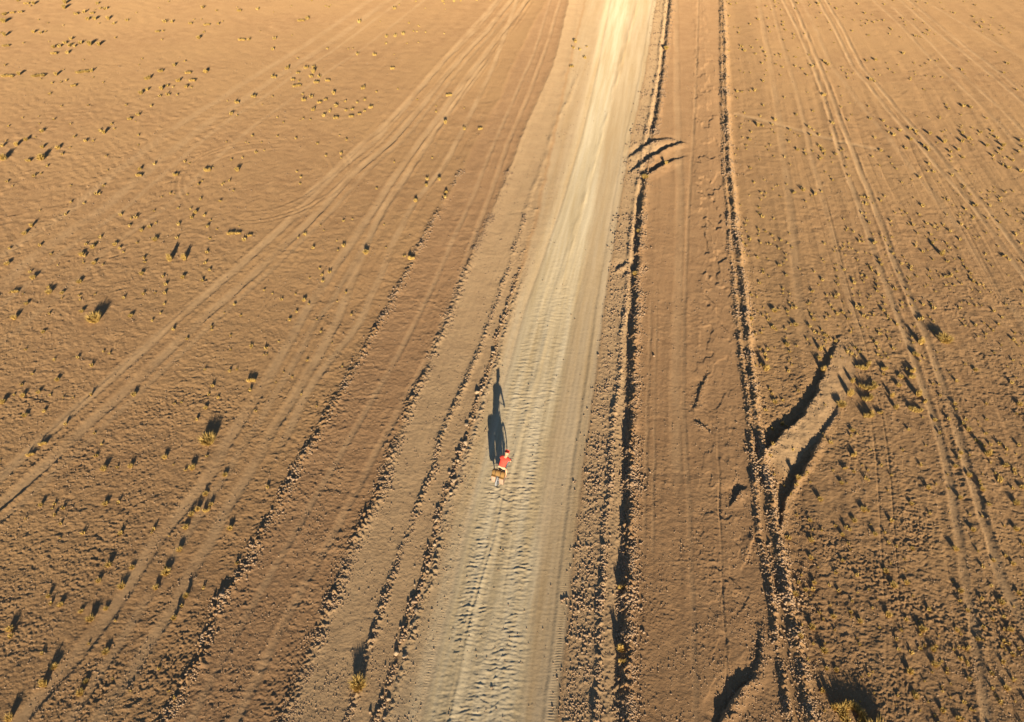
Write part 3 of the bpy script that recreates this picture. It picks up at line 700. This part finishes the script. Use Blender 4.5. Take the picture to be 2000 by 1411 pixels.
G += tl(1400, 600, 2.822, """315,25,30 440,20,14 775,15,14 660,50,20 735,48,10 825,72,12 940,70,10 795,122,10 595,78,8 315,120,20 430,108,26 515,125,16 385,215,26 210,155,16 185,75,22 240,235,14 265,265,20 275,290,18 270,345,34T 245,320,16 215,330,14 395,358,18 290,455,16 305,480,14 320,525,26 365,515,18 270,570,18 565,245,24T 495,188,14 560,290,22 582,360,30T 970,238,18 880,240,12 880,268,16 1118,205,36T 1105,72,14 1125,75,20 1185,85,14 1030,125,8 1245,190,62B 1085,268,26 1185,435,14 1220,438,12 1315,420,18 1365,325,14 1420,355,24 1550,100,14 1635,148,12 1210,258,10 1205,355,8 1225,498,16 1275,368,8 1305,545,22 1310,575,14 1195,632,22 1270,630,20 1130,622,10 1220,705,18 1375,690,26 1365,635,18 1480,632,16 1480,545,18 1660,548,28 1645,600,14 1475,710,18 1420,750,18 1500,770,20 1550,768,20 1335,815,26 1325,850,18 1385,830,12 1480,825,38T 1585,885,26 1635,930,18 1305,892,24 1380,940,28 1265,935,12 1115,885,20 1018,800,14 1145,775,10 1050,690,18 740,692,24 770,712,12 740,822,36c 750,920,18 700,900,26l 955,940,16 680,980,22 830,968,14 565,1070,28 800,1128,34 750,1190,26 650,1215,16 685,1265,22 1155,1008,26 1200,990,14 935,1022,12 1270,1010,12 1065,1095,22 1165,1150,16 1330,1065,24 1385,1160,14 1400,1240,26 1450,1020,28 1485,1105,22 1455,1165,14 1550,960,28 1525,930,14 1670,1005,26 1640,1090,34 1640,1235,28 1575,1220,12 1645,820,10 1680,1320,18 510,1180,22 440,1150,14 515,1290,30 400,1278,20 575,1240,16 865,1265,24 985,1330,16 1070,1340,22 940,1310,18 1305,1345,30 1580,1385,18 1430,1360,14 515,1385,26 310,670,20T 362,640,22 580,710,10 440,958,28 435,990,20 405,1040,12 375,985,12 1275,1145,8""")
G += tl(1600, 680, 8.696, """720,340,170c 815,320,80T 1080,370,110c 1535,410,120c 1550,510,110c 1370,520,80 545,600,80T 780,640,290c 500,820,120T 345,1010,130B 775,860,190c 1215,850,80T 1330,670,80 1655,830,110T 1750,940,90c 1610,1040,220c 775,1140,210c 1000,1120,90c 1280,1050,80T 1655,160,70 665,110,50 985,140,50 1000,50,50 1150,195,40 1275,50,50 1690,250,40""")
G += tl(1400, 1000, 3.333, """770,405,24 905,428,24 1090,398,34 1140,490,45 1225,470,36 1575,525,34 630,465,30 528,465,24 575,510,28 505,540,36 730,485,20 790,522,24 910,535,14 1035,585,14 865,660,26 755,685,34 690,705,18 925,720,34 870,695,16 735,615,14 615,755,40 550,745,18 765,775,16 1105,682,40 1325,775,44 1555,775,30 1625,648,28 1785,642,24 1840,598,42 1775,495,22 1720,372,24 1915,350,30 1865,300,20 1790,325,26 1955,540,30 1925,625,14 1900,775,34 1895,868,22 1845,885,20 1690,835,28 1535,905,18 1400,905,32 1410,1000,42 1245,1050,42 1635,1095,28 1875,1155,38 1285,1215,34 1275,1190,26 1605,1250,24 1650,1292,22 1460,1300,34 1560,1352,34 1590,1355,24 1010,1050,16 985,1070,24 940,1080,14 775,1030,30 710,1025,26 695,910,42 625,865,20 530,828,36 905,830,14 925,870,20 1065,1350,18 1160,1260,10 700,1300,16 1960,900,24 760,1275,50T""")
G += [(1662, 1396, 45, 'R'), (1712, 1440, 46, 'B')]
G += tl(1100, 900, 2.762, """325,688,60l 305,1020,44T 325,1090,58l""")
G += tl(1600, 380, 5.0, """470,115,16 1010,140,35 415,195,20 525,98,14 735,195,20 850,195,20 975,215,24 1045,300,30 915,310,28 335,375,14 520,400,16 530,490,28 425,475,20 640,430,20 645,455,16 710,430,22 1140,455,18 1240,490,24 1190,595,50T 1250,665,30 1110,645,24 960,390,20 1150,360,16 1240,215,20 870,95,10 915,50,14 1430,170,22 1525,130,30 1495,255,16 1445,345,24 1510,425,16 1755,290,22 1710,240,18 1660,130,16 1645,30,14 1935,165,14 1955,375,16 1345,540,22 1800,615,45l 1740,520,18 1850,650,30 1940,665,20 1645,660,20 1625,590,16 1390,655,26 1435,735,26 1475,785,26 1500,865,30 1385,885,20 1290,790,24 1230,815,30 1275,940,14 1690,715,16 1840,805,16 1565,970,18 1670,965,14 1580,1100,16 1520,1100,24 1385,1070,16 1370,1125,26 1455,1085,22 1485,1030,16 1700,1155,30 1820,1085,24 1975,1100,16 1780,1215,26 1745,1285,30 1520,1295,30 1415,1295,24 1600,1270,20 1655,1310,20 1690,1345,26 1905,1365,28 1375,1250,12 1110,1260,26 1070,1215,16 965,1235,32 1005,1215,24 1110,1130,36 1010,1095,28 1085,1085,24 900,1095,20 930,1055,20 805,1070,26 805,1115,26 865,1000,20 860,1105,14 855,935,24 735,940,36 770,1165,18 775,770,22 855,820,18 865,880,14 940,810,18 895,750,26 800,690,28 820,620,20 720,585,28 650,600,14 690,515,20 585,650,28 605,700,28 505,600,16 455,580,14 500,730,28 555,860,24 570,915,26 675,870,16 710,800,14 680,835,14 495,1005,18 625,1020,24 575,1075,14 525,1195,24 445,1190,12 465,1225,26 665,1205,28 690,1245,18 615,1155,14 370,1110,28 380,1140,24 165,1195,32 205,1170,14 300,1180,16 280,1240,24 60,1240,24 465,1315,16 345,890,34 325,835,22 180,895,26 155,865,14 165,755,20 240,745,28 415,795,22 435,865,18 390,960,10 165,530,14 145,565,18 290,530,16 175,695,14 250,600,18 30,645,16 95,265,12 925,1305,20""")
# drop the doubles where tiles overlap
G.sort(key=lambda g: -g[2]); keepG = []
for g_ in G:
    if all(math.hypot(g_[0] - q[0], g_[1] - q[1]) > 3.6 for q in keepG): keepG.append(g_)
G = keepG
IND = G[:292]; REST = G[292:]
def kindw(k, w):
    if k in 'cl': return "crescent-shaped yellow"
    if k == 'T': return "tall golden"
    if k == 'B': return "rounded golden"
    if k == 'R': return "ring-shaped golden"
    return "yellow" if w > 8.5 else "small yellow"
glab = name_places([(g[0], g[1], kindw(g[3], g[2])) for g in IND], "grass tuft")
FIX = {(1662, 1392): "largest golden grass bush, ring shaped with a bare middle, at the bottom edge"}
for (bx, by, k, txt) in [(408, 861, 'B', "lone round golden bush beside the wheel track on the left"), (187, 627, 'B', "lone round golden bush nearest the left edge"),
                         (1662, 1392, 'R', "largest golden grass bush, a ring with a bare middle, at the bottom"), (701, 1338, 'B', "rounded dusty bush growing out of the left stony windrow"),
                         (1841, 667, 'B', "large shaggy golden bush beside the right hand wheel track"), (1639, 796, 'B', "golden bush with the longest pointed shadow, at the mound's upper end"),
                         (1606, 727, 'T', "pale round tuft standing on the crest of the diagonal mound"), (1217, 538, 'B', "dark shaded bush halfway along the roadside ditch"),
                         (1259, 350, 'B', "bush in the ditch just below the three short cuts"), (1712, 1440, 'B', "bush cut off by the bottom edge, only its shadow showing")]:
    FIX[(bx, by)] = txt
def fix_label(g, lab):
    for (bx, by), txt in FIX.items():
        if math.hypot(g[0] - bx, g[1] - by) < 7 and g[3] in 'BRT': return txt
    return lab
GX_, GY_ = at([g[0] for g in G], [g[1] for g in G])
GZ_ = ground_z(GX_, GY_)
MIDX = dict(t=0, T=0, c=0, l=0, B=0, R=0)
for i, g in enumerate(IND):
    k = g[3]; w = g[2] / float(px_per_m(GY_[i])) 
    me = ME[k][MIDX[k] % len(ME[k])]; MIDX[k] += 1
    nm = {'t': 'grass_tuft', 'T': 'grass_tuft', 'c': 'grass_tuft', 'l': 'grass_tuft', 'B': 'grass_bush', 'R': 'grass_bush'}[k]
    o = link(bpy.data.objects.new(nm, me))
    yb = GY_[i] - .12 * w
    o.location = (GX_[i], yb, GZ_[i])
    wide = {'t': .86, 'T': .92, 'c': 1.02, 'l': 1.02, 'B': .88, 'R': 1.0}[k]
    hh = {'t': 1.25 if GY_[i] < 45 else 1.45, 'T': 1.45 if GY_[i] < 42 else .8, 'c': min(1.4, .62 / max(w, .2)), 'l': min(1.0, .45 / max(w, .2)), 'B': 1.05, 'R': .85}[k]
    if GY_[i] > 45 and k in 'tcl': wide *= .8; hh *= 1.35
    o.scale = (w * wide, w * wide, w * wide * hh)
    o.rotation_euler = (0, 0, random.uniform(0, 6.28) if k in 'tT' else random.uniform(-.2, .2))
    tag(o, fix_label(g, glab[i]), "grass bush" if k in 'BR' else "grass tuft", "tufts of dry golden grass scattered over the desert")

# the many smaller tufts as one mass
tx, ty, tw_ = [], [], []
for j, g in enumerate(REST):
    tx.append(GX_[len(IND) + j]); ty.append(GY_[len(IND) + j]); tw_.append(g[2] / float(px_per_m(GY_[len(IND) + j])))
n = 13000
yy = ysamp(n, 9.5, 125.0)
yy = np.where(rng.uniform(0, 1, n) < .55, rng.uniform(30, 125, n), yy)
xx = rng.uniform(-1.25, 1.25, n) * (1000 / FPX * (CAM_H * SP + CP * yy))
dens = np.where(RBo.d(xx, yy) > .3, np.where(yy > 50, .6, 1.2), np.where(B4.d(xx, yy) < -1.2, .16, 0.0))
dens = dens * np.clip(.45 + 1.2 * noise(xx / 5, yy / 7, 201), .05, 1)
for c, w, dep, lr, ll, st in LANES:
    dens = np.where(np.abs(c.d(xx, yy)) < w * 1.2, 0, dens)
kp = rng.uniform(0, 1, n) < dens
xx, yy = xx[kp], yy[kp]
tx = np.concatenate([tx, xx]); ty = np.concatenate([ty, yy]); tw_ = np.concatenate([tw_, .07 + .12 * rng.uniform(0, 1, len(xx)) ** 2 + .0008 * yy])
tz = ground_z(tx, ty)
small = [blades(26, gg, None, .8, .42, .12) for _ in range(6)]
Vs, Fs, base = [], [], 0
for i in range(len(tx)):
    v, f = small[i % 6]
    a = rng.uniform(0, 6.28); c_, s_ = math.cos(a), math.sin(a)
    Vs.append(np.stack([(v[:, 0] * c_ - v[:, 1] * s_) * tw_[i] + tx[i], (v[:, 0] * s_ + v[:, 1] * c_) * tw_[i] + ty[i], v[:, 2] * tw_[i] + tz[i]], 1))
    Fs.append(f + base); base += len(v)
o = link(bpy.data.objects.new("dry_grass", np_mesh("dry_grass", np.concatenate(Vs), np.concatenate(Fs), M_GRASS)))
tag(o, "tiny dry yellow grass sprouts dotted over the whole desert floor", "grass", kind="stuff")

# ------------------------------------------------------------------ cyclist
def part_mat(name, col, rough=.7, spec=.3): return flat_mat(name, col, tuple(v * .85 for v in col), 20, rough, spec)
M_SKIN = part_mat("skin", (.62, .36, .22), .6)
M_RED = part_mat("red_cotton", (.78, .085, .06), .95, .05)
M_CAP = part_mat("red_cap", (.62, .07, .05), .9, .05)
M_BLACK = part_mat("black_cloth", (.025, .025, .03), .9, .1)
M_RUB = part_mat("rubber", (.03, .03, .03), .8, .2)
M_METAL = part_mat("grey_metal", (.30, .31, .33), .4, .5)
M_FRAME = part_mat("frame_paint", (.07, .08, .09), .4, .5)
M_BAG = part_mat("tan_canvas", (.27, .16, .06), .95, .05)
M_DUST = part_mat("dusty_canvas", (.45, .30, .22), .95, .05)
M_HAIR = part_mat("hair", (.05, .03, .02), .8, .2)
M_BEIGE = part_mat('beige_cotton', (.55, .42, .27), .95, .05)
M_EYE = part_mat("eye", (.03, .03, .03), .3, .5)

BX, BY = at(973, 946)
BIKE_AZ = R(-21)             # heading: to the right of straight ahead
LEAN = R(2.5)
BZ = float(ground_z(BX, BY)[0]) + .01
BIKE_M = Matrix.Translation((float(BX), float(BY), BZ)) @ Matrix.Rotation(BIKE_AZ, 4, 'Z') @ Matrix.Rotation(LEAN, 4, 'Y')

def empty(name, m):
    o = bpy.data.objects.new(name, None); o.empty_display_size = .2; link(o); o.matrix_world = m; return o

def tube(bmv, bmf, pts, r, n=8, closed=False):
    pts = [Vector(p) for p in pts]; rings = []
    rr = r if isinstance(r, (list, tuple)) else [r] * len(pts)
    for i, p in enumerate(pts):
        if closed: t = pts[(i + 1) % len(pts)] - pts[i - 1]
        else: t = pts[min(i + 1, len(pts) - 1)] - pts[max(i - 1, 0)]
        t.normalize()
        a = t.cross(Vector((0, 0, 1)) if abs(t.z) < .9 else Vector((1, 0, 0))).normalized(); b = t.cross(a)
        k = len(bmv); rings.append(k)
        for j in range(n):
            th = 2 * math.pi * j / n
            bmv.append(p + (a * math.cos(th) + b * math.sin(th)) * rr[i])
    m = len(pts)
    for i in range(m if closed else m - 1):
        k, l = rings[i], rings[(i + 1) % m]
        for j in range(n): bmf.append((k + j, k + (j + 1) % n, l + (j + 1) % n, l + j))
    if not closed:
        bmf.append(tuple(rings[0] + j for j in range(n))[::-1]); bmf.append(tuple(rings[-1] + j for j in range(n)))

def pymesh(name, v, f, mat, parent, smooth_=True):
    me = bpy.data.meshes.new(name); me.from_pydata([tuple(p) for p in v], [], f); me.materials.append(mat); me.update()
    if smooth_:
        for p in me.polygons: p.use_smooth = True
    o = bpy.data.objects.new(name, me); link(o, parent); return o

def circle(cy, cz, r, n=28, x=0): return [(x, cy + r * math.cos(2 * math.pi * k / n), cz + r * math.sin(2 * math.pi * k / n)) for k in range(n)]

bike = empty("touring_bicycle", BIKE_M)
tag(bike, "loaded touring bicycle ridden up the pale dirt road", "bicycle")
def wheel(cy):
    v, f = [], []; tube(v, f, circle(cy, .35, .025, 10), .03); 
    hub = pymesh("wheel", v, f, M_METAL, bike)
    v, f = [], []; tube(v, f, circle(cy, .35, .328), .026, 8, True); pymesh("tyre", v, f, M_RUB, hub)
    v, f = [], []; tube(v, f, circle(cy, .35, .298), .014, 6, True); pymesh("rim", v, f, M_METAL, hub)
    v, f = [], []
    for k in range(20):
        a = 2 * math.pi * k / 20; s = .03 * (-1) ** k
        tube(v, f, [(s, cy, .35), (0, cy + .29 * math.cos(a), .35 + .29 * math.sin(a))], .003, 4)
    pymesh("spokes", v, f, M_METAL, hub)
wheel(0.0); wheel(1.06)
v, f = [], []
bb, st_t, hd, hd2, ra = (0, .44, .28), (0, .30, .82), (0, .86, .92), (0, .89, .80), (0, 0, .35)
tube(v, f, [bb, st_t], .017); tube(v, f, [st_t, hd], .016); tube(v, f, [bb, hd2], .019); tube(v, f, [hd, hd2], .02)
for s in (-.05, .05):
    tube(v, f, [(s * .4, .44, .28), (s, 0, .35)], .010); tube(v, f, [(s * .3, .31, .78), (s, 0, .35)], .009)
pymesh("frame", v, f, M_FRAME, bike)
v, f = [], []
tube(v, f, [hd2, (0, .91, .70)], .018)
for s in (-.055, .055): tube(v, f, [(s * .3, .91, .71), (s, .92, .66), (s, 1.06, .35)], .011)
pymesh("fork", v, f, M_FRAME, bike)
v, f = [], []
tube(v, f, [(0, .86, .92), (0, .88, 1.02), (0, .93, 1.05)], .014); tube(v, f, [(-.32, .86, 1.04), (-.20, .90, 1.06), (0, .93, 1.05), (.20, .90, 1.06), (.32, .86, 1.04)], .013)
hb = pymesh("handlebar", v, f, M_METAL, bike)
for s in (-1, 1):
    v, f = [], []; tube(v, f, [(s * .33, .855, 1.04), (s * .21, .895, 1.06)], .018); pymesh("grip", v, f, M_RUB, hb)
v, f = [], []
tube(v, f, [(0, .14, .965), (0, .20, .975), (0, .30, .97), (0, .40, .965)], [.05, .085, .045, .018], 10)
pymesh("saddle", v, f, M_RUB, bike)
v, f = [], []; tube(v, f, [st_t, (0, .27, .95)], .014); pymesh("seat_post", v, f, M_METAL, bike)
v, f = [], []
tube(v, f, [(-.07, .26, .74), (-.07, -.22, .74), (.07, -.22, .74), (.07, .26, .74)], .007, 6, True)
for s in (-.07, .07): tube(v, f, [(s, -.12, .74), (s, 0, .36)], .006, 6); tube(v, f, [(s, .12, .74), (s, 0, .36)], .006, 6)
pymesh("rear_rack", v, f, M_METAL, bike)
v, f = [], []
tube(v, f, [(-.02, .44, .28), (.02, .44, .28)], .095, 20); cr = pymesh("crankset", v, f, M_METAL, bike)
v, f = [], []; tube(v, f, [(.06, .44, .28), (.08, .47, .11)], .010); tube(v, f, [(-.06, .44, .28), (-.08, .41, .45)], .010); pymesh("crank_arm", v, f, M_METAL, cr)
for s, y_, z_ in ((1, .47, .11), (-1, .41, .45)):
    v, f = [], []; tube(v, f, [(s * .08, y_, z_), (s * .17, y_, z_)], .02, 6); pymesh("pedal", v, f, M_RUB, cr)
v, f = [], []
tube(v, f, [(.03, .44, .375), (.03, 0, .385), (.03, -.04, .35), (.03, 0, .315), (.03, .44, .185)], .006, 5); pymesh("chain", v, f, M_RUB, bike)
v, f = [], []
fv = [(0, .37 * math.cos(a), .35 + .37 * math.sin(a)) for a in [R(t) for t in range(35, 185, 12)]]
for s in (-.03, .03): pass
for p in fv: v += [Vector((-.033, p[1], p[2])), Vector((.033, p[1], p[2])), Vector((.033, p[1] * 1.012, .35 + (p[2] - .35) * 1.012)), Vector((-.033, p[1] * 1.012, .35 + (p[2] - .35) * 1.012))]
for i in range(len(fv) - 1):
    k = i * 4
    for a_, b_ in ((0, 1), (1, 2), (2, 3), (3, 0)): f.append((k + a_, k + b_, k + 4 + b_, k + 4 + a_))
pymesh("mudguard", v, f, M_METAL, bike, False)

def rounded_box(name, sx, sy, sz, mat, parent, bev=.04):
    import bmesh
    bm = bmesh.new(); bmesh.ops.create_cube(bm, size=1)
    for v_ in bm.verts:
        v_.co = Vector((v_.co.x * sx, v_.co.y * sy * (1.0 if v_.co.z > 0 else .84), v_.co.z * sz))
    bmesh.ops.bevel(bm, geom=bm.edges[:], offset=bev, segments=3, affect='EDGES', profile=.6)
    for v_ in bm.verts: v_.co += Vector((float(noise(v_.co.y * 9, v_.co.z * 9, 5)), float(noise(v_.co.x * 9, v_.co.z * 9, 6)), 0)) * .012
    me = bpy.data.meshes.new(name); bm.to_mesh(me); bm.free(); me.materials.append(mat)
    for p in me.polygons: p.use_smooth = True
    return link(bpy.data.objects.new(name, me), parent)
for s, lab in ((-1, "dusty pannier bag on the left side of the bicycle rack"), (1, "dusty pannier bag on the right side of the bicycle rack")):
    t = empty("pannier_bag", BIKE_M @ Matrix.Translation((s * .20, -.02, .54)))
    tag(t, lab, "bag", "bags strapped on the touring bicycle")
    rounded_box("bag_body", .22, .36, .42, M_DUST, t)
    lid = rounded_box("lid", .235, .37, .07, M_BAG, t, .03); lid.location = (0, 0, .22)
    for y_ in (-.09, .09):
        v, f = [], []; tube(v, f, [(s * .115, y_, .24), (s * .118, y_, 0), (s * .10, y_, -.17)], .011, 6); pymesh("strap", v, f, M_BLACK, t)
t = empty("roll_bag", BIKE_M @ Matrix.Translation((0, .0, .90)))
tag(t, "tan duffel roll strapped across the rear rack with dark straps", "bag", "bags strapped on the touring bicycle")
v, f = [], []
tube(v, f, [(x_, 0, 0) for x_ in (-.315, -.31, -.285, -.1, 0, .1, .285, .31, .315)], [.06, .12, .145, .155, .15, .155, .145, .12, .06], 18)
pymesh("bag_body", v, f, M_BAG, t)
for x_ in (-.13, .13):
    v, f = [], []; tube(v, f, [(x_, .16 * math.cos(a), .16 * math.sin(a)) for a in [2 * math.pi * k / 20 for k in range(20)]], .013, 6, True); pymesh("strap", v, f, M_BLACK, t)

def skin_obj(name, nodes, edges, mat, parent, sub=2, root=0):
    """nodes: (x,y,z,rx,ry) ; grown with a Skin modifier"""
    me = bpy.data.meshes.new(name); me.from_pydata([n_[:3] for n_ in nodes], edges, []); me.materials.append(mat)
    o = bpy.data.objects.new(name, me); link(o, parent)
    md = o.modifiers.new("skin", 'SKIN'); md.use_smooth_shade = True
    for i, n_ in enumerate(nodes):
        sv = me.skin_vertices[0].data[i]; sv.radius = (n_[3], n_[4] if len(n_) > 4 else n_[3]); sv.use_root = (i == root)
    s_ = o.modifiers.new("sub", 'SUBSURF'); s_.levels = sub; s_.render_levels = sub
    return o
# rider, in the bicycle's frame (y forward, x right, z up), body shifted a little to the right over the extended leg
person = empty("person", BIKE_M)
tag(person, "person in a red T-shirt and red cap riding away up the road", "person")
nodes = [(.02, .24, 1.02, .145, .12)]; ed = []
def add(p, par):
    nodes.append(p); ed.append((par, len(nodes) - 1)); return len(nodes) - 1
wst = add((.04, .36, 1.16, .13, .105), 0); chs = add((.07, .50, 1.32, .155, .115), wst); ubk = add((.09, .59, 1.42, .13, .09), chs)
nk = add((.10, .65, 1.50, .055, .055), ubk); hb0 = add((.11, .71, 1.56, .075, .085), nk); hb1 = add((.115, .735, 1.64, .082, .10), hb0); hb2 = add((.115, .73, 1.71, .065, .075), hb1)
ns = add((.12, .835, 1.60, .012, .012), hb1)
for s in (-1, 1):
    ear = add((.115 + s * .085, .72, 1.61, .012, .018), hb1)
    sh = add((.09 + s * .185, .58, 1.41, .06, .06), ubk); elb = add((.08 + s * .28, .66, 1.19, .043, .043), sh)
    wr = add((.02 + s * .285, .84, 1.09, .027, .030), elb); pm = add((.0 + s * .275, .885, 1.085, .034, .022), wr)
    for q, (dx_, ln) in enumerate(((-.032, .9), (-.011, 1.0), (.011, .96), (.032, .8))):
        x0 = s * (.275 + dx_ * s * s)
        k1 = add((x0, .925, 1.09, .0095, .0095), pm); k2 = add((x0, .925 + .022 * ln, 1.068, .009, .009), k1); k3 = add((x0, .918, 1.068 - .030 * ln, .0085, .0085), k2); add((x0, .895, 1.036, .008, .008), k3)
    t1 = add((s * .232, .885, 1.068, .012, .012), pm); t2 = add((s * .222, .905, 1.045, .010, .010), t1); add((s * .228, .925, 1.030, .009, .009), t2)
    hip = add((.02 + s * .105, .30, .97, .095, .095), 0)
    if s > 0:
        kn = add((.17, .60, .58, .058, .058), hip); cf = add((.185, .56, .38, .055, .055), kn); an = add((.19, .46, .17, .035, .035), cf); hl = add((.19, .43, .12, .032, .032), an); add((.19, .58, .105, .03, .024), hl)
    else:
        kn = add((-.14, .72, .82, .058, .058), hip); cf = add((-.14, .60, .66, .055, .055), kn); an = add((-.13, .42, .50, .035, .035), cf); hl = add((-.13, .38, .46, .032, .032), an); add((-.13, .52, .455, .03, .024), hl)
body = skin_obj("body", nodes, ed, M_SKIN, person)
sn = [(.035, .27, 1.06, .195, .15), (.045, .36, 1.18, .190, .15), (.07, .47, 1.33, .195, .15), (.09, .59, 1.42, .155, .115), (.10, .63, 1.47, .075, .075)]
se = [(0, 1), (1, 2), (2, 3), (3, 4)]
for s in (-1, 1):
    k = len(sn); sn += [(.09 + s * .19, .58, 1.41, .082, .082), (.085 + s * .25, .63, 1.28, .072, .072)]; se += [(3, k), (k, k + 1)]
skin_obj("t_shirt", sn, se, M_RED, person)
sn = [(.02, .24, 1.0, .165, .14), (.03, .31, 1.09, .150, .125), (.13, .32, .95, .112, .112), (.155, .47, .76, .088, .088), (-.095, .32, .95, .112, .112), (-.125, .56, .88, .092, .092)]
skin_obj("shorts", sn, [(0, 1), (0, 2), (2, 3), (0, 4), (4, 5)], M_BEIGE, person)
skin_obj("cap", [(.115, .715, 1.675, .095, .105), (.115, .73, 1.735, .075, .08), (.118, .85, 1.665, .07, .02)], [(0, 1), (0, 2)], M_CAP, person)
skin_obj("hair", [(.113, .665, 1.60, .07, .045), (.113, .655, 1.56, .055, .03)], [(0, 1)], M_HAIR, person)
for s in (-1, 1):
    a_ = (.19, .42, .115) if s > 0 else (-.13, .37, .455)
    skin_obj("shoe", [(a_[0], a_[1], a_[2] + .02, .045, .05), (a_[0], a_[1] + .09, a_[2] - .01, .045, .038), (a_[0], a_[1] + .20, a_[2] - .02, .042, .026)], [(0, 1), (1, 2)], M_BLACK if s < 0 else M_DUST, person)
    import bmesh
    bm = bmesh.new(); bmesh.ops.create_uvsphere(bm, u_segments=10, v_segments=8, radius=.013, matrix=Matrix.Translation((.117 + s * .033, .822, 1.635)))
    me = bpy.data.meshes.new("eye"); bm.to_mesh(me); bm.free(); me.materials.append(M_EYE); link(bpy.data.objects.new("eye", me), person)
v, f = [], []; tube(v, f, [(.095, .832, 1.568), (.12, .842, 1.565), (.145, .832, 1.568)], .006, 6); pymesh("mouth", v, f, M_RED, person)
